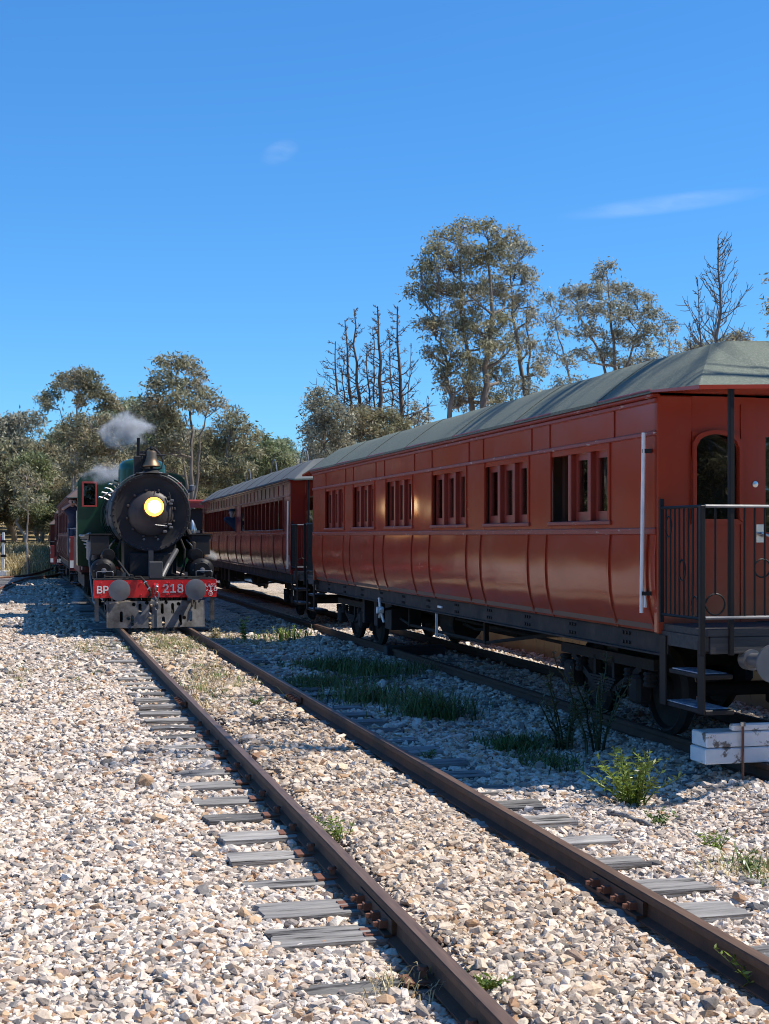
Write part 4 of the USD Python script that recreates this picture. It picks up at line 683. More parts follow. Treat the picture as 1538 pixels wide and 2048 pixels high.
# cab
def cab():
    prof = [(-1.17, 1.0), (-1.17, 2.78), (-1.15, 2.88), (-1.08, 2.97), (-.95, 3.03), (-.5, 3.10), (0, 3.13)]; full = prof+[(-u, z) for u, z in prof[-2::-1]]
    pl = Polygon(full)
    for su in (-1, 1): pl = pl.difference(sbox(*sorted((su*1.05, su*.80)), 0, 0) if False else Polygon([(su*1.05, 2.32), (su*.80, 2.32), (su*.80, 2.80), (su*1.05, 2.80)]))
    pl = pl.difference(Point(0, ZB).buffer(.69))
    MB().prism(pl, (0, 5.84, 0), (1, 0, 0), (0, 0, 1), .03).build('cab_front', M['green'], E)
    for su in (-1, 1):
        b = MB(); a0, a1, z0, z1 = su*1.05, su*.80, 2.32, 2.80
        for lo, hi in (((a0-su*-.0+su*.035, 5.77, z0-.035), (a0, 5.80, z1+.035)), ((a1, 5.77, z0-.035), (a1-su*.035, 5.80, z1+.035)), ((a0, 5.77, z0-.035), (a1, 5.80, z0)), ((a0, 5.77, z1), (a1, 5.80, z1+.035))): b.box(lo, hi, .004)
        wf = b.build('cab_window', M['redtrim'], E); MB().box((a0, 5.82, z0), (a1, 5.825, z1)).build('pane', M['cab_glass'], wf)
        MB().strip([(su*1.17, 1.0), (su*1.17, 2.2)], [(su*1.13, 1.0), (su*1.13, 2.2)], 5.84, 7.0).build('cab_side', M['green'], E)
        MB().box((su*1.17, 5.84, 2.2), (su*1.13, 6.2, 2.85)).build('cab_side', M['green'], E)
        MB().tube([(su*1.20, 5.76, 1.05), (su*1.20, 5.76, 2.2)], .014, 6).build('cab_handrail', M['bright'], E)
    MB().strip(full[1:-1], [(u, z-.03) for u, z in full[1:-1]], 5.80, 7.9).build('cab_roof', M['green'], E, smooth=30)
    MB().box((-1.1, 5.86, .98), (1.1, 7.6, 1.03)).build('cab_floor', M['black'], E)
    MB().box((-.8, 6.1, 1.0), (.8, 6.3, 2.6)).build('boiler_backhead', M['black'], E); MB().box((-1.12, 7.55, 1.03), (1.12, 7.6, 2.95)).build('cab_rear', M['dark'], E)
cab()
# tender
TN = thing('engine_tender', 'dull red tender with a white plate close behind the engine cab', 'tender', W(SF+8.0, T1, float(drop(SF+8))), TH)
MB().strip([(-1.06, 1.66), (-1.06, .80)], [(-1.02, 1.66), (-1.02, .80)], 0, 4.6).build('tender_side', M['old_maroon'], TN); MB().strip([(1.06, 1.66), (1.06, .80)], [(1.02, 1.66), (1.02, .80)], 0, 4.6).build('tender_side', M['old_maroon'], TN)
MB().box((-1.05, -.03, .80), (-.55, 0, 1.66), .01).build('front_plate', M['old_maroon'], TN); MB().box((.55, -.03, .80), (1.05, 0, 1.66), .01).build('front_plate', M['old_maroon'], TN)
MB().box((-1.02, .0, .75), (1.02, 4.6, .80)).build('tender_floor', M['black'], TN); MB().box((-1.0, 1.2, .80), (1.0, 4.5, 1.9), .04).build('water_tank', M['old_maroon'], TN)
MB().box((-1.03, -.04, .86), (-1.0, -.031, 1.05)).build('number_plate', M['white'], TN); MB().tube([(-1.02, -.05, 1.62), (-1.02, -.07, 1.60), (-1.02, -.07, 1.25), (-1.02, -.05, 1.23)], .012, 6).build('grab_rail', M['bright'], TN)
MB().box((-.95, .1, .45), (.95, 4.5, .74)).build('tender_frame', M['frame'], TN)
for v in (.8, 2.0, 3.6):
    for su in (-1, 1): MB().lathe([(.36, -.03), (.40, -.03), (.40, .05), (.42, .06), (.34, .06), (.33, .0), (.08, .02), (.08, .05), (0, .05)], (su*.57, v, .40), (su, 0, 0), 24).build('wheel', M['dirty'], TN, smooth=35)
# the engine's own carriages
LC = 14.2; sets3 = [(.8+k*2.1, 2.1+k*2.1) for k in range(6)]
O3 = SF+13.6
car3 = carriage('railway_carriage', 'first old maroon carriage coupled behind the green steam engine', 'railway carriage', W(O3, T1, float(drop(O3+7))), TH, LC, sets3, [3]*6, [k*1.05 for k in range(1, 13)], 'old_maroon', None, 1, roof='old_roof')
MB().box((-1.17, -.80, .74), (-.88, -.76, 1.66), .01).build('balcony_panel', M['redtrim2'], car3); MB().box((-1.15, -.812, .82), (-1.02, -.801, 1.02)).build('number_plate', M['white'], car3); MB().tube([(-1.15, -.80, 1.60), (-1.15, -.84, 1.58), (-1.15, -.84, 1.25), (-1.15, -.80, 1.23)], .012, 6).build('grab_rail', M['bright'], car3)
for k, lb in ((1, 'second maroon carriage of the steam train, half hidden by the first'), (2, 'last maroon carriage at the far end of the steam train')):
    s = O3+k*(LC+2.0); dup(car3, W(s, T1-.02*k, float(drop(s+7))), TH-.012*k, lb)

# ---------------------------------------------------------------- orange works vehicle, platform, timber stop block, posts
ov = thing('rail_tractor', 'yellow rail vehicle with a red roof edge showing past the end of the second carriage', 'rail vehicle', W(47.5, T2+.55), math.atan(.2215))
b = MB(); b.box((-1.25, 0, .75), (1.15, .05, 1.72), .01); b.build('front_panel', M['yellow'], ov)
MB().box((-1.25, .05, .75), (-1.20, 5, 1.72)).build('side_panel', M['yellow'], ov); MB().box((1.10, .05, .75), (1.15, 5, 1.72)).build('side_panel', M['yellow'], ov)
for u in (-1.25, -.25, .15, 1.05): MB().box((u, 0, 1.72), (u+.10, .08, 2.62), .01).build('corner_post', M['yellow'], ov)
MB().box((-1.25, 0, 2.62), (1.15, .06, 2.80)).build('roof_edge', M['redtrim'], ov); MB().box((-1.3, -.05, 2.80), (1.2, 5, 2.9), .03).build('roof', M['redtrim'], ov); MB().box((-1.2, .2, .9), (1.1, 4.9, 2.6)).build('interior', M['dark'], ov)
MB().box((-1.2, .0, .35), (1.1, 5, .75)).build('chassis', M['frame'], ov); MB().box((-1.2, -.04, 1.50), (-.75, 0, 1.66), .01).build('sign_panel', M['white'], ov); MB().box((-1.1, -.05, 1.76), (-.5, -.0, 1.84)).build('light_bar', M['bright'], ov)
for v in (1.2, 3.8):
    for su in (-1, 1): MB().lathe([(.10, 0), (.33, 0), (.36, .05), (.33, .06), (.1, .06), (0, .06)], (su*.57, v, .365), (su, 0, 0), 20).build('wheel', M['dirty'], ov)
pf = thing('station_platform', 'brown concrete platform wall behind the nearest carriage', 'platform')
def pwall(sa, ta, sb, tb):
    a, c = W(sa, ta), W(sb, tb); a2, c2_ = W(sa, ta+3.2), W(sb, tb+3.2); v = [np.array([p[0], p[1], z]) for z in (-.4, .62) for p in (a, c, c2_, a2)]
    return MB().add(v, [[0, 1, 5, 4], [1, 2, 6, 5], [2, 3, 7, 6], [3, 0, 4, 7], [4, 5, 6, 7]])
for k in range(9):
    sa, sb = 4+k*2.2, 4+k*2.2+2.19; f = lambda s: 7.05+.42*float(sm(8, 14, s)); pwall(sa, f(sa), sb, f(sb)).build('wall_panel', M['concrete'], pf)
a0, d0 = W(9.12, 4.70), np.array([CS, SN, 0]); Mx = np.eye(4); Mx[:3, 0], Mx[:3, 1], Mx[:3, 3] = d0, (-SN, CS, 0), a0+[0, 0, .004]
ST = thing('wheel_stop', 'white painted timber beam lying across the rails under the carriage steps', 'wheel stop')
MB().box((0, -.12, 0), (2.1, .12, .112), .007, Mx).build('timber', M['white_beam'], ST); MB().box((.01, -.115, .119), (2.1, .115, .226), .008, Mx).build('timber', M['white_beam'], ST)
q = lambda u, v, z: a0+d0*u+np.array([-SN, CS, 0])*v+[0, 0, z]
MB().bar(q(.22, -.08, .262), q(1.9, -.08, .262), .06, .05, ch=.012).build('clamp_bar', M['white_beam'], ST); MB().tube([q(.29, -.135, .30), q(.29, -.135, -.15)], .010, 8).build('clamp_rod', M['clip'], ST)
MB().lathe([(0, 0), (.02, 0), (.02, .03), (0, .035)], q(.29, -.135, .275), (0, 0, 1), 6).build('clamp_nut', M['bright'], ST); MB().bar(q(.16, -.135, -.145), q(.44, -.135, -.14), .09, .02).build('clamp_foot', M['clip'], ST)
def ground_at(px_, py_, dz=0.0):                         # the ground point seen at a place in the photograph
    D = 1.8*F/(py_-HZ)
    for _ in range(12): z = float(ballast((px_-CX)/F*D, D)); D = (H-z)*F/(py_-HZ)
    return np.array([(px_-CX)/F*D, D, z+dz])
g = ground_at(7, 1152); sp_ = thing('signal_post', 'white post with dark bands at the far left edge', 'post', g)
MB().box((-.06, -.06, 0), (.06, .06, 2.4), .01).build('post', M['white'], sp_); MB().box((-.35, -.3, 0), (.35, .3, .3), .03).build('base', M['white'], sp_)
for z in (1.05, 1.85): MB().box((-.14, -.12, z), (.14, .12, z+.14), .02).build('band', M['black'], sp_)
MB().box((-.34, -.05, 1.9), (-.08, .05, 2.2), .02).build('indicator', M['redtrim'], sp_)
g = ground_at(30, 1134); kp = thing('marker_post', 'short pale timber post on the bare earth left of the thin white trunk', 'post', g)
MB().box((-.09, -.09, -.1), (.09, .09, .75), .015).build('post', M['sleeper'], kp)

# ---------------------------------------------------------------- people
def body(joints, bones, smooth=6, res=.02):
    import manifold3d as m3
    sph = lambda p, r: m3.Manifold.sphere(r, 14).translate([float(x) for x in p])
    out = None
    for a, b in bones:
        h = m3.Manifold.batch_hull([sph(joints[a][:3], joints[a][3]), sph(joints[b][:3], joints[b][3])]); out = h if out is None else out+h
    m = out.refine_to_length(res).to_mesh(); t = trimesh.Trimesh(m.vert_properties[:, :3], m.tri_verts, process=True); trimesh.smoothing.filter_taubin(t, iterations=smooth); return t
def head(mb, c, sc, hairm=None):
    pass
def person(name, label, o, th, arms, lean=(0, 0), sc=.84):
    p = thing(name, label, 'person', o, th)
    J = {'hipl': (.09, 0, .90, .095), 'hipr': (-.09, 0, .90, .095), 'kneel': (.10, -.02, .48, .062), 'kneer': (-.10, -.02, .48, .062), 'anl': (.10, .01, .08, .045), 'anr': (-.10, .01, .08, .045), 'tol': (.11, -.14, .04, .035), 'tor': (-.11, -.14, .04, .035),
         'wa': (0, 0, 1.05, .13), 'ch': (0+lean[0]*.6, lean[1]*.6, 1.28, .15), 'shl': (.18+lean[0], lean[1], 1.42, .07), 'shr': (-.18+lean[0], lean[1], 1.42, .07), 'ne': (lean[0], lean[1], 1.45, .06), 'he0': (lean[0], lean[1]-.01, 1.56, .07), 'he': (lean[0], lean[1], 1.64, .095), 'jaw': (lean[0], lean[1]-.05, 1.57, .055)}
    J = {k: (v[0]*sc, v[1]*sc, v[2]*sc, v[3]*sc) for k, v in J.items()}
    sk = [('ne', 'he0'), ('he0', 'he'), ('he', 'jaw'), ('ch', 'ne'), ('shl', 'ch'), ('shr', 'ch'), ('ch', 'wa'), ('wa', 'hipl'), ('wa', 'hipr'), ('hipl', 'kneel'), ('hipr', 'kneer'), ('kneel', 'anl'), ('kneer', 'anr'), ('anl', 'tol'), ('anr', 'tor')]
    for sd, (el, ha) in arms.items():
        J['el'+sd] = (*[x*sc for x in el], .042*sc); J['wr'+sd] = (*[x*sc for x in ha], .030*sc); sk += [('sh'+sd, 'el'+sd), ('el'+sd, 'wr'+sd)]
        d = np.array(ha)-np.array(el); d /= np.linalg.norm(d); sx = np.cross(d, (0, 1, .2)); sx /= np.linalg.norm(sx); J['pa'+sd] = (*[(np.array(ha)+d*.055)[k]*sc for k in range(3)], .030*sc); sk.append(('wr'+sd, 'pa'+sd))
        for k in range(4):
            f0 = np.array(ha)+d*.07+sx*(k-1.5)*.020; f1 = f0+d*(.045-.006*abs(k-1.3)); f2 = f1+d*.02+np.array([0, -.028, -.01])
            for nm, f, r in ((f'f{k}a', f0, .0105), (f'f{k}b', f1, .0098), (f'f{k}c', f2, .009)): J[nm+sd] = (*(f*sc), r*sc)
            sk += [(f'f{k}a'+sd, f'f{k}b'+sd), (f'f{k}b'+sd, f'f{k}c'+sd)]
        t0 = np.array(ha)+d*.03+sx*.028; t1 = t0+d*.03+sx*.03; J['ta'+sd] = (*(t0*sc), .012*sc); J['tb'+sd] = (*(t1*sc), .010*sc); sk.append(('ta'+sd, 'tb'+sd))
    MB().add(*(lambda t: (t.vertices, t.faces))(body(J, sk, 4, .018))).build('body', M['skin'], p, smooth=True)
    fat = lambda ks, d: {k: (*J[k][:3], J[k][3]+d*sc) for k in ks}
    sh = body(fat(['ch', 'wa', 'shl', 'shr', 'hipl', 'hipr'], .014) | {('sl'+s): (*[(np.array(J['sh'+s][:3])*.45+np.array(J['el'+s][:3])*.55)[k] for k in range(3)], .062*sc) for s in arms}, [('ch', 'wa'), ('shl', 'ch'), ('shr', 'ch'), ('wa', 'hipl'), ('wa', 'hipr'), ('shl', 'shr')]+[('sh'+s, 'sl'+s) for s in arms], 4, .03)
    MB().add(sh.vertices, sh.faces).build('shirt', M['navy'], p, smooth=True)
    tr = body(fat(['hipl', 'hipr', 'kneel', 'kneer', 'anl', 'anr'], .012), [('hipl', 'hipr'), ('hipl', 'kneel'), ('kneel', 'anl'), ('hipr', 'kneer'), ('kneer', 'anr')], 4, .03); MB().add(tr.vertices, tr.faces).build('trousers', M['denim'], p, smooth=True)
    return p, J, sc
def face(p, J, sc, hair='hair', hat=False):
    c = np.array(J['he'][:3]); r = J['he'][3]
    b = MB(); s_ = trimesh.creation.icosphere(3, r*1.09); v = s_.vertices*[1.0, 1.08, 1.06]; keep = (v[:, 2] > .25*r) | ((v[:, 1] > .15*r) & (v[:, 2] > -.7*r)); fk = keep[s_.faces].all(1); v = v+c+[0, .006, .004]
    (lambda hm: b.add(hm.vertices, hm.faces))(trimesh.Trimesh(jitter(v, .006, 60), s_.faces[fk], process=True)).build('hair', M[hair], p, smooth=True)
    if hat: MB().lathe([(r*1.12, .0), (r*1.14, .02), (r*1.0, r*.75), (0, r*.95)], c+[0, 0, r*.3], (0, 0, 1), 20).build('cap', M['cap'], p, smooth=True)
    for u in (-1, 1): MB().lathe([(0, -.006), (.010*sc, -.003), (.012*sc, .004)], c+[u*.035*sc, -r*.93, -.015*sc], (0, 1, 0), 10).build('eye', M['dark'], p)
    MB().add(*(lambda t: (t.vertices*[.6, 1, 1.4]+c+[0, -r*1.03, -.045*sc], t.faces))(trimesh.creation.icosphere(2, .018*sc))).build('nose', M['skin'], p, smooth=True)
    MB().box(c+[-.022*sc, -r*.80-.03*sc, -.082*sc], c+[.022*sc, -r*.80, -.076*sc]).build('mouth', M['clip'], p)
    for u in (-1, 1): MB().add(*(lambda t: (t.vertices*[.4, .8, 1.3]+c+[u*r*1.0, .01, -.02*sc], t.faces))(trimesh.creation.icosphere(1, .022*sc))).build('ear', M['skin'], p, smooth=True)
po = W(O3-.42, T1-1.03, 1.0)
per, J, sc = person('person', 'person in dark shirt and jeans on the first maroon balcony, holding a camera up', po, TH, {'l': ((.24, -.22, 1.38), (.03, -.26, 1.56)), 'r': ((-.30, -.18, 1.42), (-.07, -.26, 1.57))}, lean=(-.05, -.08), sc=.97)
face(per, J, sc)
MB().box((-.07, -.37, 1.525), (.03, -.31, 1.59), .008).build('camera', M['black'], per); MB().lathe([(0, -.04), (.02, -.04), (.022, 0)], (-.02, -.37, 1.557), (0, 1, 0), 12).build('camera_lens', M['bright'], per)
vh = V2(466); hp_ = O2+np.array([-sn2*vh, c2*vh, 0])+np.array([c2, sn2, 0])*(-HW+.20); hp_[2] = 2.27-1.64*.84
pr2, J, sc = person('person', 'person in a dark cap putting their head out of the second carriage window', hp_, th2, {'l': ((.22, -.02, 1.18), (.16, -.20, 1.02)), 'r': ((.02, -.08, 1.16), (.12, -.22, 1.02))}, lean=(-.27, -.04))
face(pr2, J, sc, hat=True)

# ---------------------------------------------------------------- trees
def leaf_quads(c, ax, side, l, w):
    n = len(c); l, w = np.broadcast_to(l, n)[:, None], np.broadcast_to(w, n)[:, None]
    v = np.stack([c, c+ax*l*.45+side*w*.5, c+ax*l, c+ax*l*.45-side*w*.5], 1).reshape(-1, 3); k = np.arange(n)*4
    return v, np.vstack([np.column_stack([k, k+1, k+2]), np.column_stack([k, k+2, k+3])])
def unit(v): return v/np.maximum(np.linalg.norm(v, axis=-1, keepdims=True), 1e-9)
DENS = 1.5
def crown_mesh(clumps, rs, size=.2, per_m2=55, tuft_r=.34, droop=.8, fill=.55):
    """Leaves hang in small tufts spread over and inside the clumps (centre, radii), with gaps between tufts."""
    C, T = [], []
    for c, r in clumps:
        r = np.array(r); area = 4*np.pi*((r[0]*r[1])**1.6/3+(r[0]*r[2])**1.6/3+(r[1]*r[2])**1.6/3)**(1/1.6)
        m = max(4, int(area*fill*DENS/(tuft_r**2*2.2))); d = unit(rs.normal(size=(m, 3))); rad = rs.uniform(.35, 1.05, (m, 1))**.5; d[:, 2] = np.where(d[:, 2] < -.5, -d[:, 2]*.7, d[:, 2])
        tc = np.array(c)+d*rad*r; k = max(6, int(per_m2*tuft_r**2*4*1.5)); T.append(tc)
        kk = rs.poisson(k, m); ctr = np.repeat(tc, kk, 0); C.append(ctr+rs.normal(size=ctr.shape)*tuft_r*np.array([.52, .52, .42]))
    C = np.vstack(C); n = len(C)
    ax = unit(rs.normal(size=(n, 3))*.9+np.array([0, 0, -droop*.6])); side = unit(np.cross(ax, rs.normal(size=(n, 3))))
    l = size*.95*rs.uniform(.6, 1.4, n); return leaf_quads(C, ax, side, l, l*rs.uniform(.22, .36, n)), np.vstack(T)
def limb(b, p, q, r0, r1, rs, sag=.12, n=7, sides=6):
    p, q = np.array(p, float), np.array(q, float); L = np.linalg.norm(q-p); t = np.linspace(0, 1, n)[:, None]; w = rs.normal(size=3)*sag*L*.5; w[2] = -abs(w[2])*.6
    pts = p+(q-p)*t+w*np.sin(np.pi*t)+rs.normal(size=(n, 3))*L*.012*np.sin(np.pi*t); b.tube(pts, np.linspace(r0, r1, n), sides, False); return pts
def tree(name, label, trunks, clumps, seed, leaf='leaf', bark='bark', size=.2, per_m2=55, tuft_r=.34, droop=.8, fill=.55, r0=.22, group=None, twigs=.5, cat='tree'):
    """trunks: polylines of world points from the ground up; clumps: (centre, radii) in the world."""
    rs = np.random.RandomState(seed); o = np.array(trunks[0][0], float); t = thing(name, label, cat, o, 0, group); tk = MB(); ends = []
    for ti, tp in enumerate(trunks):
        p = np.array(tp, float)-o; q = np.linspace(0, 1, 14); s_ = np.linspace(0, 1, len(p)); pp = np.column_stack([np.interp(q, s_, p[:, k]) for k in range(3)])
        pp[1:-1] += rs.normal(size=(12, 3))*np.array([.06, .06, 0])*r0/.22; rr = r0*(1-.82*q)*(1 if ti == 0 else .75); tk.tube(pp, rr*.72, 8, False); ends += list(zip(pp[4:], rr[4:]))
    EP = np.array([e[0] for e in ends]); ER = np.array([e[1] for e in ends]); br = MB()
    (lv, lf), tufts = crown_mesh([(np.array(c)-o, r) for c, r in clumps], rs, size, per_m2, tuft_r, droop, fill)
    for c, r in clumps:
        c = np.array(c)-o; d = np.linalg.norm((EP-c)*[1, 1, .8], axis=1)+np.where(EP[:, 2] > c[2], 1.6, 0)*1.0; k = int(np.argmin(d)); tip = limb(tk, EP[k], c, max(.02, ER[k]*.55), .02, rs)
        near = tufts[np.linalg.norm(tufts-c, axis=1) < np.max(r)*1.1]
        for q in near[:int(len(near)*twigs)]: limb(br, tip[rs.randint(3, 7)], q, .018, .006, rs, .1, 4, 3)
    tk.build('trunk', M[bark], t, smooth=True)
    if br.n: br.build('twigs', M[bark], t, kind='stuff')
    leafy(MB().add(lv, lf).build('crown', M[leaf], t), 4)
    return t
def ell(lst, D, seed, dd=1.5, grow=1.0):                 # clumps given as they show (pixels), each at its own depth near D
    rs = np.random.RandomState(seed); out = []
    for x, y, rx, ry in lst: d = D+rs.uniform(-dd, dd); out.append((P(x, y, d), np.array([rx, (rx+ry)/2*1.1, ry])*d/F*grow))
    return out
def stem(pts, D, lean=0.0):                              # a trunk from the ground up through the given places
    p = [P(x, y, D+lean*i) for i, (x, y) in enumerate(pts)]; g = p[0].copy(); g[2] = float(ballast(g[0], g[1]))-.2; return [g]+p
# the tall gums behind the nearest carriage
tree('gum_tree', 'tallest gum tree, wide crown on many stems, behind the middle of the nearest carriage',
     [stem([(968, 830), (975, 720), (985, 600), (975, 500)], 55), stem([(950, 830), (935, 720), (925, 600), (920, 490)], 55.6), stem([(905, 830), (893, 740), (880, 640)], 54.5)],
     ell([(893, 478, 40, 24), (928, 455, 32, 20), (972, 462, 36, 24), (1012, 480, 34, 24), (868, 512, 32, 30), (845, 545, 26, 28), (905, 530, 48, 36), (950, 520, 44, 40), (990, 525, 36, 40), (833, 585, 22, 20), (850, 610, 26, 26), (890, 590, 42, 36), (940, 590, 44, 40), (985, 590, 36, 40), (870, 660, 36, 34), (920, 660, 40, 36), (965, 665, 38, 40), (1005, 650, 28, 36), (868, 712, 26, 30), (925, 730, 30, 30), (965, 740, 36, 34), (1000, 755, 30, 36), (885, 770, 20, 36), (950, 790, 34, 30), (905, 800, 16, 30), (1010, 800, 28, 24), (905, 695, 30, 24), (985, 705, 30, 24), (940, 765, 30, 26), (1010, 610, 26, 28), (855, 650, 22, 24), (890, 745, 24, 28), (970, 690, 28, 24), (865, 565, 24, 24), (930, 630, 36, 28), (1020, 700, 22, 30), (985, 800, 30, 24), (925, 810, 26, 20)], 55, 1), 11, 'leaf', 'bark_grey', .17, 75, .25, .9, .40, .26)
tree('gum_tree', 'slender grey gum close against the right side of the tallest one',
     [stem([(1048, 830), (1045, 740), (1030, 640), (1020, 540)], 57), stem([(1052, 830), (1058, 720), (1056, 600)], 57.4)],
     ell([(1025, 500, 30, 22), (1048, 510, 22, 24), (1030, 550, 30, 30), (1056, 565, 18, 32), (1040, 610, 26, 32), (1060, 640, 14, 34), (1062, 700, 16, 30), (1035, 680, 22, 30), (1070, 750, 20, 26), (1042, 775, 26, 26), (1085, 730, 16, 24), (1070, 790, 26, 18)], 57, 2), 12, 'leaf_grey', 'bark_grey', .17, 70, .24, .9, .45, .2)
tree('gum_tree', 'broad open gum with many fanning pale stems, right of the tallest gum',
     [stem([(1235, 800), (1228, 720), (1222, 640), (1216, 560)], 66), stem([(1225, 800), (1205, 720), (1165, 640), (1140, 600)], 66.5), stem([(1245, 800), (1262, 700), (1290, 630)], 65.6)],
     ell([(1212, 535, 20, 14), (1200, 560, 22, 14), (1190, 585, 36, 18), (1148, 590, 32, 20), (1235, 580, 34, 18), (1275, 600, 34, 22), (1300, 630, 26, 22), (1165, 625, 32, 22), (1215, 620, 36, 24), (1255, 635, 34, 22), (1300, 665, 26, 22), (1180, 665, 30, 24), (1235, 675, 34, 24), (1280, 690, 28, 24), (1210, 715, 30, 22), (1260, 730, 30, 22), (1165, 715, 22, 24), (1300, 720, 22, 22)], 66, 3), 13, 'leaf_grey', 'bark_grey', .2, 60, .25, .8, .46, .2)
tree('gum_tree', 'thin leaning gum between the tallest gum and the broad open one', [stem([(1150, 800), (1130, 720), (1110, 640)], 63)],
     ell([(1100, 605, 20, 18), (1125, 620, 20, 20), (1092, 640, 14, 22), (1118, 660, 22, 24), (1105, 700, 16, 24), (1132, 730, 20, 24), (1115, 770, 18, 20), (1150, 770, 22, 22)], 63, 4), 14, 'leaf_grey', 'bark_grey', .18, 60, .25, .9, .4, .13)
tree('gum_tree', 'small thin gum at the right end of the broad open one', [stem([(1345, 760), (1338, 700), (1335, 650)], 64)],
     ell([(1330, 640, 16, 14), (1345, 660, 16, 18), (1328, 685, 14, 18), (1350, 695, 12, 18), (1338, 720, 18, 16)], 64, 5), 15, 'leaf_grey', 'bark_grey', .18, 55, .22, .9, .4, .1)
tree('gum_tree', 'gum whose dark foliage just enters at the right edge of the picture', [stem([(1565, 760), (1560, 660), (1570, 560)], 46)],
     ell([(1548, 560, 18, 16), (1570, 580, 24, 30), (1552, 620, 20, 26), (1580, 640, 30, 30), (1550, 670, 16, 20)], 46, 6), 16, 'leaf', 'bark', .17, 60, .25, .9, .45, .16)
tree('bush', 'low dark bush above the carriage roof left of the bare tree', [stem([(1395, 735), (1395, 710)], 60)], ell([(1395, 700, 26, 16), (1375, 705, 16, 12), (1415, 705, 16, 12)], 60, 7), 17, 'leaf', 'bark_grey', .18, 60, .25, .7, .6, .1, cat='bush')
tree('bush', 'low dark bush above the carriage roof behind the foot of the bare tree', [stem([(1465, 720), (1465, 690)], 60)], ell([(1465, 680, 30, 18), (1440, 690, 20, 14), (1490, 690, 20, 14)], 60, 8), 18, 'leaf', 'bark_grey', .18, 60, .25, .7, .6, .1, cat='bush')
# leafy growth left of the tall gums
tree('gum_tree', 'bushy gum with a drooping left side at the far end of the nearest carriage roof', [stem([(655, 930), (648, 860), (640, 800)], 58), stem([(660, 930), (668, 850)], 58.4)],
     ell([(632, 790, 20, 14), (650, 808, 24, 18), (622, 820, 18, 20), (668, 825, 26, 20), (640, 850, 28, 26), (615, 870, 14, 26), (660, 870, 30, 26), (630, 905, 26, 24), (690, 850, 24, 24), (690, 895, 30, 24), (655, 920, 34, 22)], 58, 21), 21, 'leaf_grey', 'bark_grey', .18, 75, .26, .7, .75, .16)
tree('gum_tree', 'dark bushy gum under the group of dead trunks', [stem([(745, 930), (745, 870), (740, 830)], 60)],
     ell([(715, 830, 26, 20), (745, 840, 28, 24), (775, 835, 24, 20), (725, 870, 34, 26), (765, 875, 34, 26), (800, 860, 24, 22), (740, 905, 40, 22), (795, 890, 30, 20)], 60, 22), 22, 'leaf', 'bark_grey', .18, 75, .26, .7, .8, .16)
tree('gum_tree', 'small round gum between the dead trunks and the tallest gum', [stem([(835, 900), (835, 850), (838, 820)], 61)], ell([(832, 815, 16, 14), (845, 835, 18, 18), (825, 845, 16, 18), (850, 860, 22, 16), (825, 870, 22, 16)], 61, 23), 23, 'leaf_grey', 'bark_grey', .17, 60, .24, .8, .6, .1)
# behind the engine
tree('gum_tree', 'tall leafy gum with a rounded peak directly behind the engine chimney', [stem([(385, 1000), (384, 900), (380, 820), (370, 750)], 76), stem([(375, 1000), (365, 880), (340, 800)], 76.6), stem([(390, 1000), (402, 880), (420, 800)], 75.5)],
     ell([(345, 722, 30, 16), (370, 735, 28, 18), (325, 742, 18, 16), (395, 750, 18, 16), (335, 768, 36, 22), (312, 775, 18, 22), (380, 780, 30, 22), (350, 800, 38, 22), (300, 805, 22, 22), (415, 795, 24, 20), (435, 812, 18, 14), (325, 832, 36, 24), (285, 820, 22, 14), (268, 830, 16, 12), (395, 815, 24, 18), (310, 862, 34, 24), (350, 850, 30, 24), (300, 895, 36, 26), (345, 900, 36, 28), (330, 935, 50, 24)], 76, 31), 31, 'leaf', 'bark_grey', .26, 36, .36, .8, .62, .2)
tree('gum_tree', 'brownish gum right of the one behind the chimney', [stem([(455, 1000), (452, 920), (465, 850)], 80), stem([(460, 1000), (430, 910)], 80.5)],
     ell([(468, 825, 16, 14), (452, 842, 22, 16), (482, 848, 18, 16), (435, 862, 26, 18), (470, 872, 28, 20), (415, 885, 26, 20), (500, 868, 22, 18), (448, 900, 34, 22), (395, 915, 30, 24), (495, 900, 28, 22), (425, 935, 36, 24), (475, 940, 36, 24), (400, 965, 34, 24), (450, 975, 36, 22)], 80, 32), 32, 'leaf', 'bark_grey', .27, 34, .36, .8, .6, .22)
tree('gum_tree', 'olive gum filling the slope above the second carriage', [stem([(530, 990), (530, 940), (535, 900)], 86)],
     ell([(518, 880, 22, 16), (545, 895, 24, 16), (520, 910, 30, 20), (560, 915, 26, 18), (500, 930, 28, 22), (540, 940, 34, 22), (580, 925, 22, 16), (570, 950, 30, 20), (510, 960, 36, 22), (550, 970, 36, 20)], 86, 33), 33, 'leaf_green', 'bark_grey', .28, 34, .38, .8, .65, .2)
tree('gum_tree', 'flat topped umbrella gum on bare pale limbs standing clear of the forest', [stem([(150, 1020), (152, 940), (151, 880), (155, 830), (158, 770)], 84), stem([(152, 1010), (158, 930), (178, 860), (200, 810)], 84.5), stem([(150, 1010), (138, 890), (120, 820)], 83.6)],
     ell([(162, 747, 26, 8), (140, 758, 26, 9), (182, 757, 18, 8), (122, 772, 24, 9), (155, 772, 28, 10), (100, 792, 22, 9), (85, 802, 14, 9), (95, 815, 14, 8), (190, 775, 24, 9), (205, 790, 26, 9), (175, 793, 22, 8), (222, 800, 16, 9), (232, 815, 10, 10), (212, 815, 22, 8), (165, 808, 18, 7)], 84, 34, .9), 34, 'leaf', 'bark', .24, 50, .30, .5, .8, .22, twigs=.7)
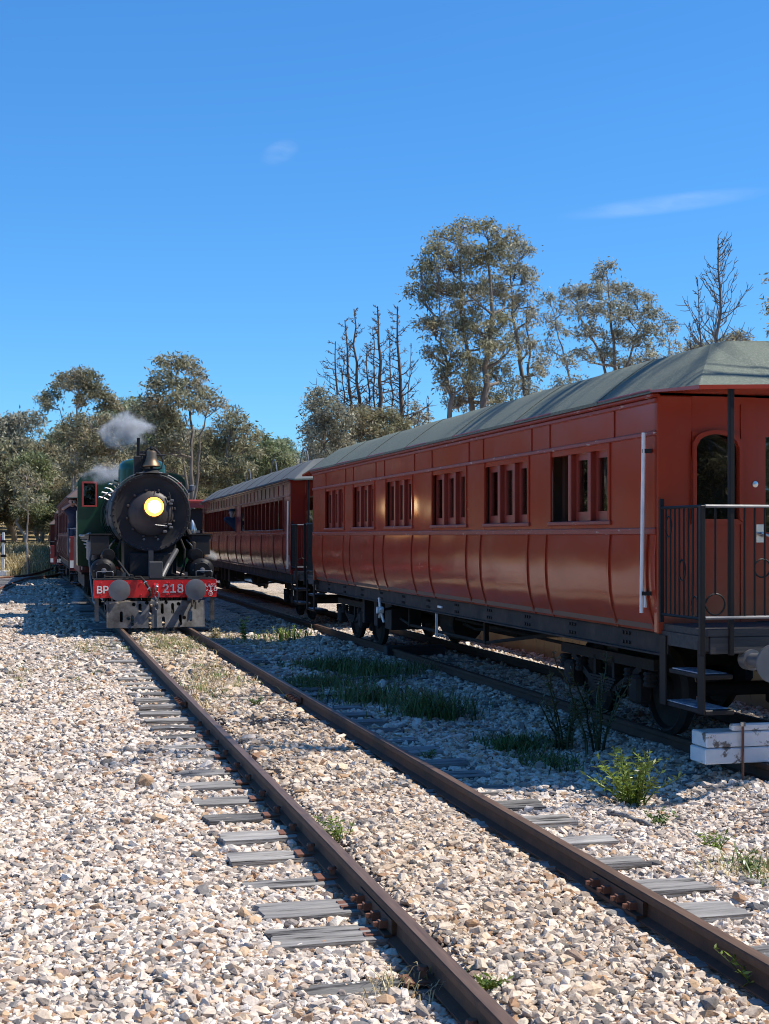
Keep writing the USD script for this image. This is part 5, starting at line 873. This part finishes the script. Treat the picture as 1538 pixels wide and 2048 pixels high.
tree('gum_tree', 'dark rounded gum standing in front of the umbrella gum, pale limbs showing', [stem([(205, 1010), (195, 930), (185, 880)], 82), stem([(207, 1010), (225, 920), (235, 870)], 82.5)],
     ell([(150, 850, 30, 18), (185, 842, 30, 16), (215, 850, 26, 18), (130, 870, 28, 20), (170, 875, 32, 20), (205, 878, 30, 20), (240, 875, 22, 22), (150, 905, 32, 22), (190, 910, 30, 22), (228, 908, 28, 22), (160, 945, 32, 22), (205, 945, 34, 22)], 82, 35), 35, 'leaf', 'bark', .26, 34, .36, .8, .55, .24)
tree('gum_tree', 'thin crooked white trunk with a sparse crown beside the far siding track', [stem([(55, 1120), (54, 1080), (57, 1040), (54, 1000), (52, 960)], 73)],
     ell([(50, 950, 26, 18), (70, 970, 22, 16), (35, 975, 20, 16), (58, 995, 24, 14), (80, 1000, 16, 12), (40, 1010, 18, 12)], 73, 36), 36, 'leaf', 'bark', .24, 34, .32, .9, .45, .10)
# dead trees
def dead(label, trunk, D, r0, seed, nb=16, blen=1.6, bark='dead', up=.55, from_=.30, group=None, twig=9):
    nb = int(nb*2.3); r0 = r0*1.35
    rs = np.random.RandomState(seed); pts = np.array(stem(trunk, D)); o = pts[0]; t = thing('dead_tree', label, 'dead tree', o, 0, group); pts = pts-o
    q = np.linspace(0, 1, 16); L = np.concatenate([[0], np.cumsum(np.linalg.norm(np.diff(pts, axis=0), axis=1))]); L /= L[-1]; pp = np.column_stack([np.interp(q, L, pts[:, k]) for k in range(3)])
    pp[1:] += rs.normal(size=(15, 3))*[.05, .05, 0]; rr = r0*(1-.88*q); tk = MB(); tk.tube(pp, rr, 7, False); tk.build('trunk', M[bark], t, smooth=True)
    for k in range(nb):
        f = from_+(1-from_)*(k+.5)/nb; p = np.array([np.interp(f, q, pp[:, j]) for j in range(3)]); r = np.interp(f, q, rr); a = rs.uniform(0, 2*np.pi); l = blen*(1.15-f)*rs.uniform(.6, 1.3)
        d = np.array([math.cos(a), math.sin(a), rs.uniform(-.1, .5)]); tt = np.linspace(0, 1, 6)[:, None]; bp = p+d*l*tt+np.array([0, 0, up*l])*tt**2+rs.normal(size=(6, 3))*.03*l; bp[0] = p
        b = MB(); b.tube(bp, np.linspace(max(.02, r*.45), .008, 6), 5, False)
        for _ in range(twig):
            i = rs.randint(2, 6); d2 = unit(d+rs.normal(size=3)*.7+[0, 0, up]); l2 = l*rs.uniform(.2, .5); b.tube([bp[i], bp[i]+d2*l2*.5+rs.normal(size=3)*.03, bp[i]+d2*l2+[0, 0, .15*l2]], [.014, .011, .007], 4, False)
        b.build('branch', M[bark], t, smooth=True)
    return t
dead('leftmost dead trunk with long level branches beyond the carriages', [(672, 905), (673, 800), (672, 683)], 62, .12, 41, 14, 2.2, up=.15)
dead('second dead trunk from the left, bending left at its tip', [(705, 905), (702, 800), (690, 640)], 62.5, .13, 42, 18, 1.3)
dead('dead trunk crowned by a pale spike, third from the left of its group', [(724, 905), (716, 760), (706, 617)], 61.5, .14, 43, 18, 1.3)
dead('short dead trunk in the middle of the dead group', [(742, 905), (738, 800), (733, 690)], 62.2, .10, 44, 14, 1.2)
dead('thickest dead trunk, straight and dark, right of the middle of the group', [(763, 905), (760, 760), (757, 613)], 61, .17, 45, 24, 1.5, up=.3)
dead('bushy topped dead trunk nearest to the tallest gum', [(807, 890), (801, 760), (795, 613)], 61.5, .16, 46, 24, 1.6, up=.35)
dead('thin bare pole just right of the dead group', [(815, 890), (818, 790), (822, 690)], 62.5, .06, 47, 10, .9)
for k, (xa, xt, yt, lb) in enumerate(((690, 684, 700, 'thin dead stem between the first two dead trunks'), (752, 748, 655, 'thin dead stem beside the thickest dead trunk'), (783, 780, 660, 'leaning dead stem between the thickest and the bushy topped trunk'))):
    dead(lb, [(xa, 905), ((xa+xt)/2, 800), (xt, yt)], 62.8+.2*k, .08, 90+k, 16, 1.5, up=.35)
dead('small bare sapling under the left of the tallest gum', [(858, 870), (857, 820), (856, 790)], 60, .04, 48, 8, .6)
dead('tall bare grey tree with upswept branches above the near end of the roof', [(1436, 720), (1437, 600), (1437, 488)], 50, .13, 49, 34, 2.1, 'dead_grey', .9, .45, twig=5)
dead('smaller bare tree just left of the tall bare grey one', [(1402, 730), (1400, 640), (1392, 560)], 50.5, .07, 50, 16, 1.4, 'dead_grey', .8, .5, twig=4)
dead('low bare forked trunk at the left of the two bare grey trees', [(1385, 730), (1378, 690), (1388, 640)], 50.2, .05, 51, 9, .9, 'dead_grey', .8, .5)
for k, (bx_, by_, lb) in enumerate(((9.2, 11.6, 'first bare tree outside the right edge, shading the roof'), (10.2, 13.3, 'second bare tree outside the right edge, shading the roof'), (9.6, 15.3, 'third bare tree outside the right edge, shading the roof'))):
    pxl = lambda x, y, z: (CX+F*x/y, HZ-F*(z-H)/y)
    dead(lb, [pxl(bx_, by_, 0), pxl(bx_+.2, by_, 7), pxl(bx_-.2, by_, 17)], by_, .30, 52+k, 16, 4.2, 'dead_grey', .7, .3)

# ---------------------------------------------------------------- the forest on the rise, one mass; undergrowth and weeds
def forest_kind(seed, leaf, bark):
    rs = np.random.RandomState(seed); h = rs.uniform(6.5, 9.5); b = MB(); cl = []
    p = np.array([[0, 0, -.5], [rs.normal()*.3, rs.normal()*.3, h*.4], [rs.normal()*.5, rs.normal()*.5, h*.75]]); q = np.linspace(0, 1, 8); pp = np.column_stack([np.interp(q, [0, .5, 1], p[:, k]) for k in range(3)]); pp[1:] += rs.normal(size=(7, 3))*.12; b.tube(pp, .20*(1-.7*q), 6, False)
    for k in range(rs.randint(11, 16)):
        a = rs.uniform(0, 2*np.pi); f = rs.uniform(.30, 1.0); rad = rs.uniform(.3, 1)*h*.30*math.sin(math.pi*min(1, .25+f*.65)); c = np.array([rad*math.cos(a), rad*math.sin(a), h*f]); cl.append((c, np.array([1, 1, .6])*rs.uniform(.8, 1.35))); limb(b, pp[rs.randint(3, 8)], c, .06, .02, rs, .15, 6, 5)
    (lv, lf), _ = crown_mesh(cl, rs, .30, 26, .42, .7, .6); return b.mesh(), (lv, lf)
protos = []
for k, (lf_, bk) in enumerate((('leaf', 'bark'), ('leaf_green', 'bark_grey'), ('leaf', 'bark_grey'), ('leaf_grey', 'bark'), ('leaf_green', 'bark'), ('leaf', 'bark'))):
    tr_, cr_ = forest_kind(60+k, lf_, bk); protos += [(*tr_, M[bk], True), (*cr_, M[lf_], False)]
rs = np.random.RandomState(77); pos, idx, scl, yw = [], [], [], []
def plant(x, y, s): 
    k = rs.randint(0, 6); z = float(ballast(x, y)); a = rs.uniform(0, 6.28)
    for j in (0, 1): pos.append((x, y, z)); idx.append(2*k+j); scl.append(s); yw.append(a)
for y in np.arange(88, 190, 4.2):
    for x in np.arange(-75, 60, 4.4):
        xx, yy = x+rs.uniform(-1.8, 1.8), y+rs.uniform(-1.6, 1.6)
        if xx > -.02*yy+ (4 if yy < 130 else 30): continue
        plant(xx, yy, rs.uniform(.62, 1.0)*(.85 if xx > -.12*yy else 1)*(1.25 if xx < -.27*yy else 1))
for k in range(46):                                      # trees along the left, outside the picture, as the forest goes on round the yard
    y = rs.uniform(-25, 86); plant(-26-rs.uniform(0, 20)-max(0, y)*.22, y, rs.uniform(.8, 1.3))
for k in range(60): plant(rs.uniform(-32, 40), -rs.uniform(14, 40), rs.uniform(.8, 1.3))
for k in range(16): x = rs.uniform(-75, 4); plant(x, rs.uniform(87, 92), rs.uniform(.35, .65))
instancer('/World/forest', protos, pos, yawquat(np.array(yw)), np.array(scl), idx, label='mixed olive gum forest covering the rise behind the yard')
# grasses
def tuft(seed, n=26, h=.3, spread=.10, w=.006, lean=.35):
    rs = np.random.RandomState(seed); V_, F_ = [], []
    for k in range(n):
        a = rs.uniform(0, 6.28); b0 = np.array([rs.normal()*spread, rs.normal()*spread, -.02]); hh = h*rs.uniform(.5, 1.15); d = np.array([math.cos(a), math.sin(a), 0]); sd = np.array([-d[1], d[0], 0])*w*rs.uniform(.7, 1.4); ln = lean*rs.uniform(.2, 1.6)*hh
        ps_ = [b0, b0+d*ln*.25+[0, 0, hh*.5], b0+d*ln*.7+[0, 0, hh*.88], b0+d*ln*1.2+[0, 0, hh*(1.0-.15*ln/hh)]]; i = len(V_)
        V_ += [ps_[0]-sd, ps_[0]+sd, ps_[1]-sd*.9, ps_[1]+sd*.9, ps_[2]-sd*.6, ps_[2]+sd*.6, ps_[3]]; F_ += [[i, i+1, i+3], [i, i+3, i+2], [i+2, i+3, i+5], [i+2, i+5, i+4], [i+4, i+5, i+6]]
    return np.array(V_), np.array(F_)
def grass_clump(name, label, pxs, h, spread, n, m, w=.006, lean=.4, seed=0, group=None, cat='grass'):
    g = ground_at(*pxs); v, f = tuft(seed, n, h, spread, w, lean); t = thing(name, label, cat, g); leafy(MB().add(v, f).build('blades', M[m], t, kind='stuff'), 7); return t
def weed(name, label, pxs, h, spread, n, m, seed, leaf=.05, cat='weed'):
    rs = np.random.RandomState(seed); g = ground_at(*pxs); t = thing(name, label, cat, g); b = MB(); C, AX = [], []
    for k in range(n):
        a = rs.uniform(0, 6.28); d = np.array([math.cos(a), math.sin(a), 0]); hh = h*rs.uniform(.55, 1.1); p0 = d*spread*rs.uniform(0, .35); q = np.linspace(0, 1, 7)[:, None]; bend = spread*rs.uniform(.3, 1.3)
        pts = p0+d*bend*q**1.4+np.array([0, 0, hh])*q+rs.normal(size=(7, 3))*.012*h; pts[0] = p0-[0, 0, .03]; b.tube(pts, np.linspace(.0055, .0022, 7)*(h/.5+.4), 4, False)
        for j in range(int(26*h/.5)+8):
            f = rs.uniform(.12, 1.0); p = np.array([np.interp(f, q[:, 0], pts[:, c]) for c in range(3)]); C.append(p); AX.append(unit(np.append(rs.normal(size=2), .35+rs.normal()*.4)))
    leafy(b.build('stems', M[m], t, kind='stuff'), 28); C, AX = np.array(C), np.array(AX); sd = unit(np.cross(AX, rs.normal(size=AX.shape))); l = leaf*rs.uniform(.5, 1.5, len(C)); leafy(MB().add(*leaf_quads(C, AX, sd, l, l*.3)).build('leaves', M[m], t, kind='stuff'), 4); return t
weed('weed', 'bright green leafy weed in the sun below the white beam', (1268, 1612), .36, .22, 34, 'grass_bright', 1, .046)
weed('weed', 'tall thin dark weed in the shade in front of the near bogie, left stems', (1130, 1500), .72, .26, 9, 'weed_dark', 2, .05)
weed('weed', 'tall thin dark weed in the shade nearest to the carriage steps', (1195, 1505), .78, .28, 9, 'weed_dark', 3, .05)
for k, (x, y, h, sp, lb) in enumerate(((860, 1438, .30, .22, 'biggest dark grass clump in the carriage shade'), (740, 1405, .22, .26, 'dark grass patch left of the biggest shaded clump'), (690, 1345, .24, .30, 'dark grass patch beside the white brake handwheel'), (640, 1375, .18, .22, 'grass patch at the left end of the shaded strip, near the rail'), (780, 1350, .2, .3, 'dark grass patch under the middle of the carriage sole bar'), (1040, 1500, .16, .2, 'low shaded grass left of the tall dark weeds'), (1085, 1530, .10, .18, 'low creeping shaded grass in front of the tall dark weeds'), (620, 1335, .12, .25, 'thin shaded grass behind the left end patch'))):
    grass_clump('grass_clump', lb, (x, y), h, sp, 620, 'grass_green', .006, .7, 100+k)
grass_clump('grass_clump', 'bright green grass tuft in the gap of light between the two red carriages', (575, 1280), .26, .22, 160, 'grass_bright', .008, .5, 120)
weed('weed', 'upright pale weed on the edge of the sunlit gap', (490, 1283), .40, .07, 6, 'grass_bright', 5, .06); weed('weed', 'small yellow weed by the end of the far rail near the buffer beam', (425, 1280), .20, .14, 10, 'grass_dry', 6, .06)
for k, (x, y, h, lb) in enumerate(((515, 1412, .10, 'small green weed between the rails beyond the dark cinders'), (685, 1680, .13, 'little green weed against the left rail'), (1318, 1652, .10, 'small flat weed right of the bright bush'), (1432, 1700, .10, 'small weed in the sunlit stones near the right edge'), (855, 1520, .08, 'tiny pale weed where the shade crosses the rail'), (980, 1985, .06, 'tiny green sprout in the stones at the bottom'), (1512, 1750, .12, 'flat green weed at the right edge'), (1530, 1990, .16, 'yellowish sprig at the bottom right corner'))):
    weed('weed', lb, (x, y), h, h*.9, 9, 'grass_bright' if k % 2 else 'grass_green', 20+k, .035)
pr_ = [(*tuft(200+k, 16, .11, .06, .0035, .8), M['grass_dry'] if k % 3 else M['grass_green'], False) for k in range(6)]
rs = np.random.RandomState(5); pp = []
for cx, cy, sx, sy, n in ((345, 1290, 34, 14, 150), (430, 1365, 34, 22, 70), (390, 1340, 40, 30, 40), (455, 1280, 40, 6, 40), (500, 1290, 60, 10, 60), (840, 1985, 60, 30, 14), (90, 1340, 90, 30, 16), (185, 1290, 30, 8, 30), (40, 1350, 10, 6, 8), (1500, 1745, 40, 12, 26)):
    for _ in range(n): pp.append(ground_at(cx+rs.normal()*sx, max(1240, cy+rs.normal()*sy)))
pp = np.array(pp); instancer('/World/grass', pr_, pp, yawquat(rs.uniform(0, 6.28, len(pp))), rs.uniform(.5, 1.2, len(pp)), rs.randint(0, 6, len(pp)), label='thin dry grass growing through the stones between the rails')
pr_ = [(*tuft(300+k, 40, .55, .25, .014, .5), M['grass_dry'], False) for k in range(4)]; pp = []
for _ in range(4200):
    y = rs.uniform(76, 92); x = rs.uniform(-.32, .02)*y; pp.append((x, y, float(ballast(x, y))))
instancer('/World/dry_grass', pr_, np.array(pp), yawquat(rs.uniform(0, 6.28, len(pp))), rs.uniform(.5, 1.5, len(pp)), rs.randint(0, 4, len(pp)), label='tall dry grass along the foot of the wooded rise')
# dark cinders between the rails, sticks, a plank in the shade
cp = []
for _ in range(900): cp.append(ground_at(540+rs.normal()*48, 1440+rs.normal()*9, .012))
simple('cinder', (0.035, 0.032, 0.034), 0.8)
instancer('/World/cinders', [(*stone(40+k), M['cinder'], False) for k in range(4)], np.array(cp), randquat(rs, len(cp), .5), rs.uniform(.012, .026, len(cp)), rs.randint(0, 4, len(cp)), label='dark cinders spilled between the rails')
for k, (x0, y0, x1, y1, lb) in enumerate(((1215, 1632, 1330, 1668, 'grey stick lying on the sunlit stones right of the rail'), (930, 1452, 1010, 1472, 'pale stick in the shade by the big grass clump'), (660, 1362, 790, 1358, 'long pale stick across the shaded grass'), (1470, 1778, 1560, 1768, 'grey stick at the right edge'))):
    a, c = ground_at(x0, y0, .03), ground_at(x1, y1, .03); t = np.linspace(0, 1, 7)[:, None]; MB().tube(a+(c-a)*t+rs.normal(size=(7, 3))*.012, np.linspace(.02, .009, 7), 6).build('stick', M['sleeper'], None, smooth=True, label=lb, cat='stick')
a = ground_at(770, 1312, .05); MB().box((0, -.1, -.08), (.9, .1, .10), .01, (lambda m: (m.__setitem__((slice(0, 3), 0), d0), m.__setitem__((slice(0, 3), 1), (-SN, CS, 0)), m.__setitem__((slice(0, 3), 3), a), m)[3])(np.eye(4))).build('timber_offcut', M['oldwood'], None, label='grey timber offcut lying in the shaded grass', cat='timber')

# ---------------------------------------------------------------- steam
def steam(label, x, y, D, rx, ry, dens, seed, nscale=2.2):
    c = P(x, y, D); r = np.array([rx, (rx+ry)/2, ry])*D/F
    n = {'g': ('geometry', {}), 'mp': ('mapping', {'mapping_type': 'texture', 'location': tuple(c), 'scale': tuple(r)}), 'nz': ('noise_texture', {'scale': nscale, 'detail': 5.0, 'roughness': 0.6}), 'nv': ('vector_math', {'math_type': 'multiply_add', 'vector2': (2.1, 2.1, 2.1), 'vector3': (-1.05, -1.05, -1.05)}), 'ad': ('vector_math', {'math_type': 'add'}),
         'le': ('vector_math', {'math_type': 'length'}), 'fr': ('map_range', {'range_type': 'smoothstep', 'from_min': 0.1, 'from_max': 0.8, 'to_min': 1.0, 'to_max': 0.0, 'clamp': True}), 'de': ('math', {'math_type': 'multiply', 'value2': dens}), 'v': ('principled_volume', {'color': (1.0, 1.0, 1.0), 'anisotropy': 0.0})}
    l = [('g.position', 'mp.vector'), ('g.position', 'nz.vector'), ('nz.color', 'nv.vector1'), ('mp.vector', 'ad.vector1'), ('nv.vector', 'ad.vector2'), ('ad.vector', 'le.vector1'), ('le.value', 'fr.value'), ('fr.result', 'de.value1'), ('de.value', 'v.density')]
    m = usdkit.material(stage, LK+f'steam_{seed}', n, l, volume='v.volume'); s_ = trimesh.creation.icosphere(3, 1.0)
    MB().add(s_.vertices*r+c, s_.faces).build('steam', m, None, label=label, cat='steam')
steam('white steam plume drifting left above the chimney', 254, 862, 27.5, 68, 46, 7.5, 1, 2.8)
steam('thin bluish steam blowing over the cab roof', 205, 948, 28.5, 60, 28, 3.5, 2)
steam('wisp of steam near the ground beside the left cylinder', 152, 1196, 26.5, 18, 38, 3.0, 3, 3.0)
steam('small puff of steam at the right of the engine front', 424, 1112, 26.3, 20, 17, 6.0, 4, 3.0)

# repeats that stand together
for p in WORLD.GetPrim().GetChildren():
    g = {'dead tree': 'bare dead trees standing above the carriages', 'tree': 'gum trees behind the yard', 'weed': 'weeds growing in the ballast', 'grass': 'grass clumps between the two tracks', 'stick': 'sticks lying on the ground', 'bush': 'low dark bushes showing above the carriage roof', 'railway track': 'railway tracks of the yard', 'post': 'posts at the far left'}.get(p.GetCustomDataByKey('category') or '')
    if p.GetCustomDataByKey('category') == 'railway carriage': g = 'carriages of the steam train' if 'steam' in (p.GetCustomDataByKey('label') or '') else 'red carriages standing on the right'
    if g: p.SetCustomDataByKey('group', g)
